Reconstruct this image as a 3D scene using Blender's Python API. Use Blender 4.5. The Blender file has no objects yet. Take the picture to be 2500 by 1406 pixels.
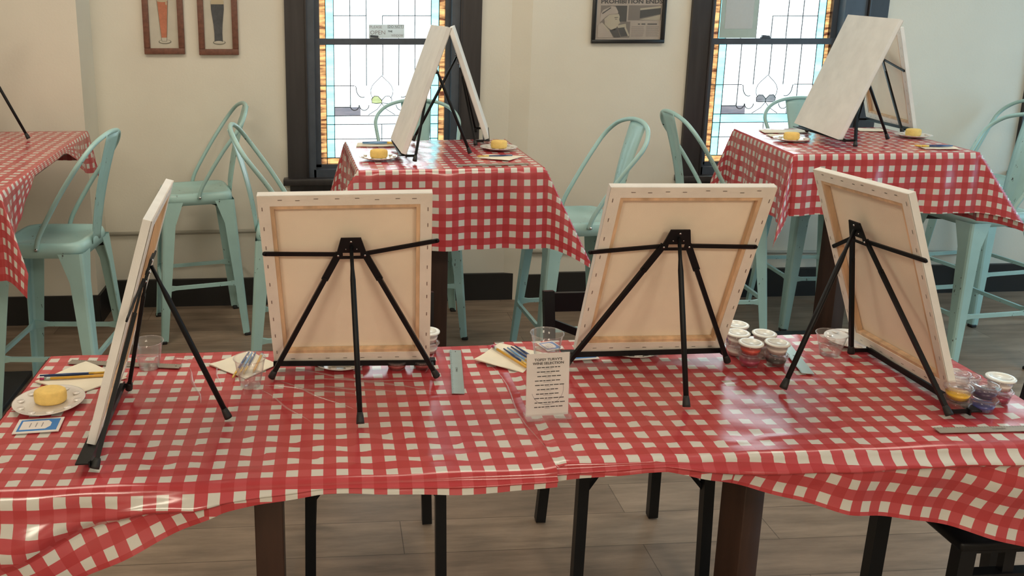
import bpy, bmesh, math, random
from mathutils import Vector, Matrix
random.seed(7)
SC = bpy.context.scene
COL = SC.collection
PI = math.pi
G = 0.0508                       # gingham repeat, two inches

# ------------------------------------------------------------ camera
FPX, PX, PY = 2122.5, 942.0, 500.0
CAMP = Vector((-0.2225, -1.8715, 1.6864))
def cam_rot(pitch=.2266, roll=.0013, yaw=-.0671):
    cy, sy = math.cos(yaw), math.sin(yaw)
    Rz = Matrix(((cy, sy, 0), (-sy, cy, 0), (0, 0, 1)))
    M = Matrix(((1, 0, 0), (0, 0, -1), (0, 1, 0)))
    cp, sp = math.cos(pitch), math.sin(pitch)
    Rx = Matrix(((1, 0, 0), (0, cp, -sp), (0, sp, cp)))
    cr, sr = math.cos(roll), math.sin(roll)
    Rr = Matrix(((cr, -sr, 0), (sr, cr, 0), (0, 0, 1)))
    return Rr @ Rx @ M @ Rz
R3 = cam_rot()
cd = bpy.data.cameras.new('camera')
cam = bpy.data.objects.new('camera', cd); COL.objects.link(cam)
cd.sensor_width = 36; cd.lens = FPX / 2500 * 36
cd.shift_x = (1250 - PX) / 2500; cd.shift_y = (PY - 703) / 2500
cd.clip_start = .05
mw = Matrix((R3[0], -R3[1], -R3[2])).transposed().to_4x4(); mw.translation = CAMP
cam.matrix_world = mw
SC.camera = cam

# ------------------------------------------------------------ exposure, sky, room lamps
SC.view_settings.view_transform = 'Standard'; SC.view_settings.look = 'None'
SC.view_settings.gamma = 1; SC.view_settings.use_curve_mapping = False
SC.view_settings.exposure = 0.0
SC.cycles.use_denoising = True
SC.cycles.max_bounces = 10; SC.cycles.transparent_max_bounces = 16
SC.cycles.sample_clamp_indirect = 6
wd = bpy.data.worlds.new('World'); SC.world = wd; wd.use_nodes = True
bg = wd.node_tree.nodes['Background']
bg.inputs[0].default_value = (.86, .96, 1.0, 1); bg.inputs[1].default_value = 8.0
def area(name, loc, rot, sx, sy, power, color, portal=False):
    l = bpy.data.lights.new(name, 'AREA'); l.shape = 'RECTANGLE'; l.size = sx; l.size_y = sy
    l.energy = power; l.color = color
    o = bpy.data.objects.new(name, l); COL.objects.link(o); o.location = loc; o.rotation_euler = rot
    if portal: l.cycles.is_portal = True
    return o
WARM = (1.0, .87, .69)
LAMPS = [(1.3, -4.0, 95), (-2.0, -3.8, 85), (2.4, .9, 22), (-1.5, 1.0, 24), (.4, 1.2, 18)]  # first two stand behind the camera; last three are unseen fill, added for brightness
for lx, ly, lp in LAMPS: area('ceiling_and_fill_area', (lx, ly, 3.1), (0, 0, 0), 1.0, 1.0, lp, WARM)

# ------------------------------------------------------------ materials
def nt(name):
    m = bpy.data.materials.new(name); m.use_nodes = True
    return m, m.node_tree, m.node_tree.nodes['Principled BSDF']
def ramp(t, fac, stops):
    r = t.nodes.new('ShaderNodeValToRGB'); t.links.new(fac, r.inputs[0])
    el = r.color_ramp.elements
    while len(el) < len(stops): el.new(.5)
    for e, (p, c) in zip(el, stops): e.position = p; e.color = (*c, 1)
    return r.outputs[0]
def noise(t, scale, detail=3, stretch=None, coord='Object', rough=.55):
    tc = t.nodes.new('ShaderNodeTexCoord'); src = tc.outputs[coord]
    if stretch:
        mp = t.nodes.new('ShaderNodeMapping'); mp.inputs['Scale'].default_value = stretch
        t.links.new(src, mp.inputs[0]); src = mp.outputs[0]
    n = t.nodes.new('ShaderNodeTexNoise'); n.inputs['Scale'].default_value = scale
    n.inputs['Detail'].default_value = detail; n.inputs['Roughness'].default_value = rough
    t.links.new(src, n.inputs[0]); return n.outputs[0]
def bump(t, b, h, strength, dist=.01):
    bm = t.nodes.new('ShaderNodeBump'); bm.inputs['Strength'].default_value = strength
    bm.inputs['Distance'].default_value = dist
    t.links.new(h, bm.inputs['Height']); t.links.new(bm.outputs[0], b.inputs['Normal'])
def mat(name, c, rough=.5, metal=0, var=.06, vs=12, bmp=0, bs=60, spec=.5, trans=0, stretch=None, coat=0):
    m, t, b = nt(name)
    b.inputs['Roughness'].default_value = rough; b.inputs['Metallic'].default_value = metal
    b.inputs['Specular IOR Level'].default_value = spec
    b.inputs['Coat Weight'].default_value = coat
    if trans: b.inputs['Transmission Weight'].default_value = trans
    lo = tuple(max(0, x * (1 - var)) for x in c); hi = tuple(min(1, x * (1 + var)) for x in c)
    t.links.new(ramp(t, noise(t, vs, stretch=stretch), [(.3, lo), (.7, hi)]), b.inputs['Base Color'])
    if bmp: bump(t, b, noise(t, bs), bmp, .003)
    return m
def clear_mat(name, tint=(1, 1, 1), gloss=.12, rough=.05, alpha=.0, haze=(.9, .9, .9)):
    m, t, b = nt(name); t.nodes.remove(b)
    out = t.nodes['Material Output']
    tr = t.nodes.new('ShaderNodeBsdfTransparent'); tr.inputs[0].default_value = (*tint, 1)
    gl = t.nodes.new('ShaderNodeBsdfGlossy'); gl.inputs['Roughness'].default_value = rough
    df = t.nodes.new('ShaderNodeBsdfDiffuse'); df.inputs[0].default_value = (*haze, 1)
    n = noise(t, 25)
    lw = t.nodes.new('ShaderNodeLayerWeight'); lw.inputs[0].default_value = .5
    pw = t.nodes.new('ShaderNodeMath'); pw.operation = 'POWER'; t.links.new(lw.outputs['Facing'], pw.inputs[0]); pw.inputs[1].default_value = 3.5
    ad = t.nodes.new('ShaderNodeMath'); ad.operation = 'MULTIPLY_ADD'
    t.links.new(pw.outputs[0], ad.inputs[0]); ad.inputs[1].default_value = .55; ad.inputs[2].default_value = gloss * .25
    ad.use_clamp = True
    m1 = t.nodes.new('ShaderNodeMixShader'); m1.inputs[0].default_value = alpha
    t.links.new(tr.outputs[0], m1.inputs[1]); t.links.new(df.outputs[0], m1.inputs[2])
    m2 = t.nodes.new('ShaderNodeMixShader')
    t.links.new(ad.outputs[0], m2.inputs[0]); t.links.new(m1.outputs[0], m2.inputs[1]); t.links.new(gl.outputs[0], m2.inputs[2])
    t.links.new(m2.outputs[0], out.inputs[0])
    bm = t.nodes.new('ShaderNodeBump'); bm.inputs['Strength'].default_value = .15; bm.inputs['Distance'].default_value = .002
    t.links.new(n, bm.inputs['Height']); t.links.new(bm.outputs[0], gl.inputs['Normal'])
    return m
def stained(name, c1, c2, scale=10, stretch=(1, 1, 6)):
    m, t, b = nt(name); t.nodes.remove(b); out = t.nodes['Material Output']
    tr = t.nodes.new('ShaderNodeBsdfTransparent')
    t.links.new(ramp(t, noise(t, scale, 4, stretch), [(.36, c1), (.62, c2)]), tr.inputs[0])
    gl = t.nodes.new('ShaderNodeBsdfGlossy'); gl.inputs['Roughness'].default_value = .1
    mx = t.nodes.new('ShaderNodeMixShader'); mx.inputs[0].default_value = .05
    t.links.new(tr.outputs[0], mx.inputs[1]); t.links.new(gl.outputs[0], mx.inputs[2])
    t.links.new(mx.outputs[0], out.inputs[0]); return m
def gingham():
    m, t, b = nt('gingham_plastic')
    N = t.nodes; L = t.links
    tc = N.new('ShaderNodeTexCoord'); sp = N.new('ShaderNodeSeparateXYZ'); L.new(tc.outputs['UV'], sp.inputs[0])
    def mth(op, a, v=None):
        n = N.new('ShaderNodeMath'); n.operation = op
        if hasattr(a, 'links'): L.new(a, n.inputs[0])
        else: n.inputs[0].default_value = a
        if v is not None:
            if hasattr(v, 'links'): L.new(v, n.inputs[1])
            else: n.inputs[1].default_value = v
        return n.outputs[0]
    def band(s):
        return mth('LESS_THAN', mth('ABSOLUTE', mth('SUBTRACT', mth('FRACT', mth('ADD', s, 100.5)), .5)), .238)
    a = band(sp.outputs[0]); bb = band(sp.outputs[1])
    s = mth('ADD', a, bb)
    mid = N.new('ShaderNodeMix'); mid.data_type = 'RGBA'
    L.new(mth('MINIMUM', s, 1.0), mid.inputs[0]); mid.inputs[6].default_value = (.43, .044, .050, 1); mid.inputs[7].default_value = (.49, .072, .082, 1)
    fin = N.new('ShaderNodeMix'); fin.data_type = 'RGBA'
    L.new(mth('MULTIPLY', a, bb), fin.inputs[0]); L.new(mid.outputs[2], fin.inputs[6]); fin.inputs[7].default_value = (.62, .60, .545, 1)
    L.new(fin.outputs[2], b.inputs['Base Color'])
    b.inputs['Roughness'].default_value = .19
    b.inputs['Specular IOR Level'].default_value = .55
    bump(t, b, noise(t, 7, 3, (1, 2.2, 1)), .5, .0013)
    return m
M = {}
M['cloth'] = gingham()
M['wall'] = mat('cream_wall_paint', (.74, .70, .60), .75, var=.03, vs=3, bmp=.15, bs=90)
M['ceiling'] = mat('ceiling_paint', (.80, .78, .72), .8)
M['base'] = mat('black_vinyl_baseboard', (.012, .012, .012), .45)
M['casing'] = mat('dark_stained_casing', (.030, .026, .027), .38, var=.25, vs=30, stretch=(1, 1, .08))
M['sash'] = mat('dark_sash_glare_tint', (.060, .074, .096), .35, var=.15)  # blue-grey lift paints the window glare over a dark sash
M['lead'] = mat('lead_came', (.10, .11, .13), .5, .3)
M['teal'] = mat('chipped_teal_enamel', (.36, .56, .535), .33, var=.05, vs=8, bmp=.08, bs=40)
def chips(m):
    t = m.node_tree; b = t.nodes['Principled BSDF']; L = t.links
    src = b.inputs['Base Color'].links[0].from_socket
    fac = ramp(t, noise(t, 42, 5, (1, 1, .45), rough=.7), [(.655, (0, 0, 0)), (.675, (1, 1, 1))])
    mx = t.nodes.new('ShaderNodeMix'); mx.data_type = 'RGBA'; L.new(fac, mx.inputs[0]); L.new(src, mx.inputs[6])
    mx.inputs[7].default_value = (.045, .04, .035, 1); L.new(mx.outputs[2], b.inputs['Base Color'])
chips(M['teal'])
M['steel'] = mat('bright_steel', (.6, .6, .6), .25, 1)
M['rubber'] = mat('black_rubber', (.012, .012, .012), .6)
M['blackmetal'] = mat('black_powder_coat', (.007, .0075, .0085), .42, spec=.22)
M['chairblack'] = mat('black_chair_enamel', (.008, .0085, .010), .38, spec=.3)
M['brown'] = mat('dark_brown_post', (.052, .024, .016), .4, var=.3, vs=20, stretch=(1, 1, .1))
M['tabletop'] = mat('dark_table_board', (.06, .04, .03), .5)
M['iron'] = mat('dark_iron_base', (.02, .025, .03), .5)
M['canvas_front'] = mat('primed_canvas_white', (.80, .78, .74), .8, bmp=.1, bs=400)
M['canvas_back'] = mat('raw_canvas_back', (.88, .76, .60), .85, var=.05, vs=6, bmp=.15, bs=500)
M['canvas_wrap'] = mat('folded_canvas_wrap', (.80, .73, .64), .85, bmp=.1, bs=400)
M['pine'] = mat('pine_stretcher', (.68, .46, .28), .6, var=.25, vs=30, stretch=(1, 1, .1))
M['staple'] = mat('staple_metal', (.30, .26, .23), .4, .8)
M['plate'] = mat('white_glazed_plate', (.74, .70, .66), .15, coat=.5, bmp=.35, bs=70)
M['sponge'] = mat('yellow_sponge', (.86, .60, .19), .9, var=.07, vs=60, bmp=.5, bs=350)
M['napkin'] = mat('white_paper_napkin', (.80, .74, .60), .9)
M['paper'] = mat('white_paper', (.75, .70, .66), .6)
M['blue'] = mat('blue_print', (.03, .20, .55), .4)
M['navy'] = mat('navy_brush_handle', (.02, .05, .16), .3)
M['skyblue'] = mat('light_blue_brush_handle', (.16, .32, .55), .3)
M['yellow'] = mat('yellow_pencil_wood', (.68, .36, .04), .35)
M['gold'] = mat('golden_brush_ferrule', (.7, .45, .08), .3, .3)
M['ink'] = mat('dark_print_ink', (.03, .03, .03), .6)
M['greyink'] = mat('grey_print_ink', (.30, .27, .28), .6)
M['ruler'] = mat('aluminium_ruler', (.44, .50, .46), .3, .75)
M['ruler_tan'] = mat('worn_ruler', (.34, .30, .25), .45, .5)
M['clear'] = clear_mat('clear_plastic', gloss=.1, alpha=.06)
M['acrylic'] = clear_mat('clear_acrylic', gloss=.2, alpha=.10)
M['film'] = clear_mat('clear_film', gloss=.10, rough=.12, alpha=.02)
def backlit(name, c):
    m, t, b = nt(name); b.inputs['Base Color'].default_value = (*c, 1); b.inputs['Roughness'].default_value = .8
    tl = t.nodes.new('ShaderNodeBsdfTranslucent'); t.links.new(ramp(t, noise(t, 60), [(.3, tuple(x * .9 for x in c)), (.7, c)]), tl.inputs[0])
    mx = t.nodes.new('ShaderNodeMixShader'); mx.inputs[0].default_value = .35; out = t.nodes['Material Output']
    t.links.new(b.outputs[0], mx.inputs[1]); t.links.new(tl.outputs[0], mx.inputs[2]); t.links.new(mx.outputs[0], out.inputs[0]); return m
M['sheer'] = backlit('sheer_sign_paper', (.74, .78, .78)); M['posterpaper'] = backlit('sheer_green_poster', (.50, .60, .57))
M['tinted'] = clear_mat('daylight_dimming_glass', tint=(.52, .66, .74), gloss=.1)  # tint added to dim and cool daylight from the unseen side window
M['crease'] = clear_mat('creased_clear_plastic', gloss=.5, rough=.18, alpha=.10)
M['water'] = clear_mat('water', tint=(.93, .95, .95), gloss=.15)
M['lid'] = mat('white_translucent_lid', (.86, .88, .84), .18)
M['cupwall'] = clear_mat('portion_cup_plastic', tint=(.97, .93, .93), gloss=.08, alpha=.05, haze=(.86, .80, .78))
for n_, c_ in dict(red=(.62, .06, .03), magenta=(.34, .01, .07), black=(.008, .008, .008), yellowp=(.85, .55, .02), purple=(.03, .008, .07),
                   bluep=(.03, .06, .30), whitep=(.8, .78, .72), crimson=(.30, .02, .02)).items():
    M['p_' + n_] = mat('paint_' + n_, c_, .3)
M['walnut'] = mat('brown_picture_frame', (.165, .065, .040), .5, var=.25, vs=50)
M['frameblack'] = mat('black_picture_frame', (.008, .010, .012), .3)
M['printpaper'] = mat('watercolour_paper', (.56, .52, .43), .7)
M['amberbeer'] = mat('amber_beer_wash', (.50, .18, .10), .7, var=.15, vs=40)
M['stout'] = mat('stout_wash', (.075, .078, .082), .7, var=.2, vs=40)
M['foam'] = mat('cream_foam_wash', (.50, .42, .28), .7)
M['greywash'] = mat('grey_wash', (.20, .19, .15), .7)
M['newsprint'] = mat('aged_newsprint', (.40, .34, .29), .6, var=.08)
M['news_dark'] = mat('newsprint_dark', (.035, .035, .035), .5)
M['news_mid'] = mat('newsprint_mid', (.17, .145, .125), .5)
M['news_light'] = mat('newsprint_light', (.42, .37, .28), .5)
M['posterpaper'] = mat('pale_grey_green_poster', (.42, .52, .48), .5)
M['g_clear'] = stained('clear_textured_glass', (.34, .38, .38), (.52, .54, .54), 5)
M['g_amber'] = stained('amber_streaky_glass', (.028, .0075, .0035), (.24, .12, .045), 7, (1.2, 1, 7))
M['g_cyan'] = stained('pale_cyan_glass', (.085, .20, .205), (.14, .5, .52), 3)
M['g_grey'] = stained('grey_violet_glass', (.040, .040, .046), (.060, .054, .058), 9)
M['g_yellow'] = stained('pale_yellow_glass', (.20, .21, .08), (.28, .28, .14), 12)
M['g_lobe'] = stained('violet_grey_glass', (.085, .08, .085), (.13, .12, .125), 12)
M['g_lobe2'] = stained('milky_glass', (.5, .5, .5), (.7, .7, .7), 12)
M['conduit'] = mat('painted_conduit', (.42, .40, .34), .5)
M['lampglass'] = mat('lamp_diffuser', (.8, .8, .75), .5)

def plank_floor():
    m, t, b = nt('oak_plank_vinyl'); N = t.nodes; L = t.links
    tc = N.new('ShaderNodeTexCoord'); mp = N.new('ShaderNodeMapping'); L.new(tc.outputs['Object'], mp.inputs[0])
    br = N.new('ShaderNodeTexBrick'); br.offset = .37
    br.inputs['Color1'].default_value = (.30, .225, .165, 1); br.inputs['Color2'].default_value = (.225, .165, .12, 1)
    br.inputs['Mortar'].default_value = (.12, .085, .06, 1); br.inputs['Mortar Size'].default_value = .0015
    br.inputs['Scale'].default_value = 1; br.inputs['Brick Width'].default_value = 1.22; br.inputs['Row Height'].default_value = .18
    L.new(mp.outputs[0], br.inputs[0])
    gr = ramp(t, noise(t, 2.6, 6, (1.1, 7, 1), rough=.65), [(.3, (.62, .60, .58)), (.7, (1.25, 1.22, 1.2))])
    mx = N.new('ShaderNodeMix'); mx.data_type = 'RGBA'; mx.blend_type = 'MULTIPLY'; mx.inputs[0].default_value = 1
    L.new(br.outputs[0], mx.inputs[6]); L.new(gr, mx.inputs[7]); L.new(mx.outputs[2], b.inputs['Base Color'])
    b.inputs['Roughness'].default_value = .45
    bump(t, b, noise(t, 12, 4, (1, 9, 1)), .15, .002)
    return m
M['floor'] = plank_floor()

# ------------------------------------------------------------ mesh helpers
class MB:
    def __init__(s): s.v = []; s.f = []; s.uv = {}; s.mi = []; s.mats = []; s.sm = []
    def slot(s, m):
        m = M[m] if isinstance(m, str) else m
        if m not in s.mats: s.mats.append(m)
        return s.mats.index(m)
    def add(s, verts, faces, m, uvs=None, smooth=False):
        o = len(s.v); k = s.slot(m); s.v += [Vector(v) for v in verts]
        for i, f in enumerate(faces):
            s.f.append(tuple(o + q for q in f)); s.mi.append(k); s.sm.append(smooth)
            if uvs: s.uv[len(s.f) - 1] = [uvs[q] for q in f]
    def box(s, c, d, m, rot=None, bev=0):
        x, y, z = (q / 2 for q in d); c = Vector(c)
        if bev:
            bm = bmesh.new(); bmesh.ops.create_cube(bm, size=1)
            for v in bm.verts: v.co = Vector((v.co.x * d[0], v.co.y * d[1], v.co.z * d[2]))
            bmesh.ops.bevel(bm, geom=bm.edges[:], offset=bev, segments=2, affect='EDGES', profile=.5)
            vs = [v.co.copy() for v in bm.verts]; bm.verts.index_update()
            fs = [tuple(v.index for v in f.verts) for f in bm.faces]; bm.free()
        else:
            vs = [Vector((a, b, e)) for a in (-x, x) for b in (-y, y) for e in (-z, z)]
            fs = [(0, 1, 3, 2), (4, 6, 7, 5), (0, 4, 5, 1), (2, 3, 7, 6), (0, 2, 6, 4), (1, 5, 7, 3)]
        if rot is not None: vs = [rot @ v for v in vs]
        s.add([v + c for v in vs], fs, m, smooth=bool(bev))
    def bar(s, p, q, w, h, m, up=(0, 0, 1), w2=None, h2=None):
        p, q = Vector(p), Vector(q); d = (q - p).normalized(); up = Vector(up)
        if abs(d.dot(up.normalized())) > .97: up = Vector((1, 0, 0))
        a = d.cross(up).normalized(); b = a.cross(d)
        w2 = w if w2 is None else w2; h2 = h if h2 is None else h2
        vs = [p + a * i * w / 2 + b * j * h / 2 for i, j in ((-1, -1), (1, -1), (1, 1), (-1, 1))] + \
             [q + a * i * w2 / 2 + b * j * h2 / 2 for i, j in ((-1, -1), (1, -1), (1, 1), (-1, 1))]
        s.add(vs, [(3, 2, 1, 0), (4, 5, 6, 7), (0, 1, 5, 4), (1, 2, 6, 5), (2, 3, 7, 6), (3, 0, 4, 7)], m)
    def tube(s, pts, r, m, n=10, caps=True, rad=None):
        pts = [Vector(p) for p in pts]; vs = []; fs = []; prev = None
        for i, p in enumerate(pts):
            d = (pts[min(i + 1, len(pts) - 1)] - pts[max(i - 1, 0)]).normalized()
            if prev is None:
                a = d.cross(Vector((0, 0, 1)));
                if a.length < .05: a = d.cross(Vector((1, 0, 0)))
                a.normalize()
            else:
                a = (prev - d * prev.dot(d)).normalized()
            prev = a; b = d.cross(a); rr = rad[i] if rad else r
            vs += [p + (a * math.cos(t) + b * math.sin(t)) * rr for t in (2 * PI * k / n for k in range(n))]
        for i in range(len(pts) - 1):
            for k in range(n):
                k2 = (k + 1) % n; fs.append((i * n + k, i * n + k2, (i + 1) * n + k2, (i + 1) * n + k))
        if caps: fs += [tuple(range(n))[::-1], tuple((len(pts) - 1) * n + k for k in range(n))]
        s.add(vs, fs, m, smooth=True)
    def lathe(s, prof, m, c=(0, 0, 0), n=32, sx=1, sy=1):
        vs = []; fs = []
        for r, z in prof:
            vs += [Vector((c[0] + r * sx * math.cos(2 * PI * k / n), c[1] + r * sy * math.sin(2 * PI * k / n), c[2] + z)) for k in range(n)]
        for i in range(len(prof) - 1):
            for k in range(n):
                k2 = (k + 1) % n; fs.append((i * n + k, i * n + k2, (i + 1) * n + k2, (i + 1) * n + k))
        if prof[0][0] > 1e-5: fs.append(tuple(range(n))[::-1])
        if prof[-1][0] > 1e-5: fs.append(tuple((len(prof) - 1) * n + k for k in range(n)))
        s.add(vs, fs, m, smooth=True)
    def poly(s, pts, y, m, th=.0004, f=None):
        # flat outline in x,z of a local plane, facing -y
        f = f or (lambda x, yy, z: Vector((x, yy, z)))
        n = len(pts)
        vs = [f(x, y, z) for x, z in pts] + [f(x, y + th, z) for x, z in pts]
        fs = [tuple(range(n)), tuple(range(n, 2 * n))[::-1]] + [(i, (i + 1) % n, n + (i + 1) % n, n + i) for i in range(n)]
        s.add(vs, fs, m)
    def text(s, txt, cx, cz, h, y, m, width=None, f=None, bold=False, align='CENTER'):
        cu = bpy.data.curves.new('lettering', 'FONT'); cu.body = txt; cu.align_x = align; cu.align_y = 'CENTER'
        if bold: cu.offset = .03
        cu.resolution_u = 2
        o = bpy.data.objects.new('lettering', cu); COL.objects.link(o)
        dg = bpy.context.evaluated_depsgraph_get(); me = bpy.data.meshes.new_from_object(o.evaluated_get(dg))
        xs = [v.co.x for v in me.vertices]; ys = [v.co.y for v in me.vertices]
        if xs:
            w0 = max(xs) - min(xs); h0 = max(ys) - min(ys); xm = (max(xs) + min(xs)) / 2; ym = (max(ys) + min(ys)) / 2
            k = h / h0; kx = width / w0 if width else k
            f = f or (lambda x, yy, z: Vector((x, yy, z)))
            s.add([f(cx + (v.co.x - xm) * kx, y, cz + (v.co.y - ym) * k) for v in me.vertices],
                  [tuple(p.vertices) for p in me.polygons], m)
        COL.objects.unlink(o); bpy.data.objects.remove(o); bpy.data.meshes.remove(me); bpy.data.curves.remove(cu)
    def xf(s, mtx):
        s.v = [mtx @ v for v in s.v]; return s
    def build(s, name, parent=None, loc=None, solid=0, bev=0):
        me = bpy.data.meshes.new(name); me.from_pydata([tuple(v) for v in s.v], [], s.f)
        for m in s.mats: me.materials.append(m)
        for p, k, sm in zip(me.polygons, s.mi, s.sm): p.material_index = k; p.use_smooth = sm
        if s.uv:
            ul = me.uv_layers.new(name='UVMap')
            for i, p in enumerate(me.polygons):
                if i in s.uv:
                    for li, u in zip(p.loop_indices, s.uv[i]): ul.data[li].uv = u
        me.update()
        o = bpy.data.objects.new(name, me); COL.objects.link(o)
        if parent: o.parent = parent
        if loc: o.location = loc
        if solid:
            md = o.modifiers.new('thickness', 'SOLIDIFY'); md.thickness = solid; md.offset = -1
        return o
def thing(name, label, cat, loc=(0, 0, 0), rz=0, group=None):
    o = bpy.data.objects.new(name, None); COL.objects.link(o); o.empty_display_size = .05
    o.location = loc; o.rotation_euler = (0, 0, rz); return tag(o, label, cat, group)
def tag(o, label, cat, group=None):
    o['label'] = label; o['category'] = cat
    if group: o['group'] = group
    return o
def struct(o): o['kind'] = 'structure'; return o
def dup(r0, loc, rz, label):
    r = r0.copy(); COL.objects.link(r); r.location = loc; r.rotation_euler = (0, 0, rz); r['label'] = label
    for ch in list(r0.children):
        c = ch.copy(); COL.objects.link(c); c.parent = r
        for g in list(ch.children):
            d = g.copy(); COL.objects.link(d); d.parent = c
    return r
def smooth(a, b, x):
    x = min(1, max(0, (x - a) / (b - a))); return x * x * (3 - 2 * x)
def lerp(tab, x):
    if x <= tab[0][0]: return tab[0][1]
    for (a, u), (b, v) in zip(tab, tab[1:]):
        if x <= b: return u + (v - u) * (x - a) / (b - a)
    return tab[-1][1]

# ------------------------------------------------------------ room shell
WY = 2.905          # window wall
H = 3.2
XL, XR, YF = -4.6, 5.6, -5.6
b = MB(); b.box(((XL + XR) / 2, (YF + 3.2) / 2, -.05), (XR - XL, 3.2 - YF, .1), 'floor'); struct(b.build('floor'))
b = MB(); b.box(((XL + XR) / 2, (YF + 3.2) / 2, H + .05), (XR - XL, 3.2 - YF, .1), 'ceiling'); struct(b.build('ceiling'))
b = MB(); b.box((XL - .05, (YF + 3.2) / 2, H / 2), (.1, 3.2 - YF, H), 'wall'); struct(b.build('wall_left'))
b = MB(); RY0, RY1, RZ0, RZ1 = -1.6, 2.2, .75, 2.7     # side wall with a wide shop window
b.box((XR + .05, (YF + RY0) / 2, H / 2), (.1, RY0 - YF, H), 'wall'); b.box((XR + .05, (RY1 + 3.2) / 2, H / 2), (.1, 3.2 - RY1, H), 'wall')
b.box((XR + .05, (RY0 + RY1) / 2, RZ0 / 2), (.1, RY1 - RY0, RZ0), 'wall'); b.box((XR + .05, (RY0 + RY1) / 2, (RZ1 + H) / 2), (.1, RY1 - RY0, H - RZ1), 'wall'); struct(b.build('wall_right'))
rw = struct(bpy.data.objects.new('window_4', None)); COL.objects.link(rw)
b = MB()
for y in (RY0, (2 * RY0 + RY1) / 3, (RY0 + 2 * RY1) / 3, RY1): b.box((XR + .03, y, (RZ0 + RZ1) / 2), (.08, .07, RZ1 - RZ0 + .07), 'casing')
for z in (RZ0, RZ1): b.box((XR + .03, (RY0 + RY1) / 2, z), (.08, RY1 - RY0, .07), 'casing')
b.build('frame', rw)
b = MB(); b.box((XR + .04, (RY0 + RY1) / 2, (RZ0 + RZ1) / 2), (.006, RY1 - RY0, RZ1 - RZ0), 'tinted'); b.build('glass', rw)
area('window_portal', (XR + .08, (RY0 + RY1) / 2, (RZ0 + RZ1) / 2), (0, PI / 2, 0), RZ1 - RZ0, RY1 - RY0, 1, (1, 1, 1), portal=True)
b = MB(); b.box(((XL + XR) / 2, YF - .05, H / 2), (XR - XL, .1, H), 'wall'); struct(b.build('wall_front'))
# windows: outer casing x0..x1, glass x0..x1
WIN = [(-.447, .621, -.262, .432), (1.775, 2.888, 1.935, 2.615), (3.775, 4.89, 3.935, 4.615)]
ZS, ZT = .785, 2.52      # opening bottom / top
b = MB()
CX0, CX1 = -1.47, .79   # pilaster corner on the left, shallow splay in the middle
opens = [(w[2] - .075, w[3] + .075) for w in WIN]
def wallrun(x0, x1, y):
    xs = x0
    for o0, o1 in opens:
        if o0 > xs and o1 <= x1:
            b.box(((xs + o0) / 2, y + .08, H / 2), (o0 - xs, .16, H), 'wall')
            b.box(((o0 + o1) / 2, y + .08, ZS / 2 - .02), (o1 - o0, .16, ZS - .04), 'wall')
            b.box(((o0 + o1) / 2, y + .08, (ZT + .04 + H) / 2), (o1 - o0, .16, H - ZT - .04), 'wall')
            xs = o1
    b.box(((xs + x1) / 2, y + .08, H / 2), (x1 - xs, .16, H), 'wall')
b.box(((XL + CX0) / 2, (2.675 + 3.065) / 2, H / 2), (CX0 - XL, .39, H), 'wall')
wallrun(CX0, CX1, WY + .030)
wallrun(CX1 + .105, XR, WY - .012)
vs = [(CX1, WY + .030, 0), (CX1 + .105, WY - .012, 0), (CX1 + .105, WY + .15, 0), (CX1, WY + .15, 0)]
b.add(vs + [(x, y, H) for x, y, _ in vs], [(0, 1, 5, 4), (1, 2, 6, 5), (2, 3, 7, 6), (3, 0, 4, 7), (0, 3, 2, 1), (4, 5, 6, 7)], 'wall')
struct(b.build('wall_back'))
b = MB()
b.box(((XL + CX0) / 2, 2.675 - .007, .08), (CX0 - XL + .014, .014, .16), 'base')
b.box((CX0 + .007, (2.675 + WY) / 2, .08), (.014, WY - 2.675 + .02, .16), 'base')
b.box(((CX0 + CX1) / 2 + .05, WY + .030 - .010, .08), (CX1 - CX0 + .1, .022, .16), 'base')
b.box((1.0, WY - .012 - .007, .08), (.21, .014, .16), 'base')
b.box(((1.10 + XR) / 2, WY - .012 - .012, .086), (XR - 1.10, .024, .172), 'base')
struct(b.build('baseboard_back'))

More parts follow.
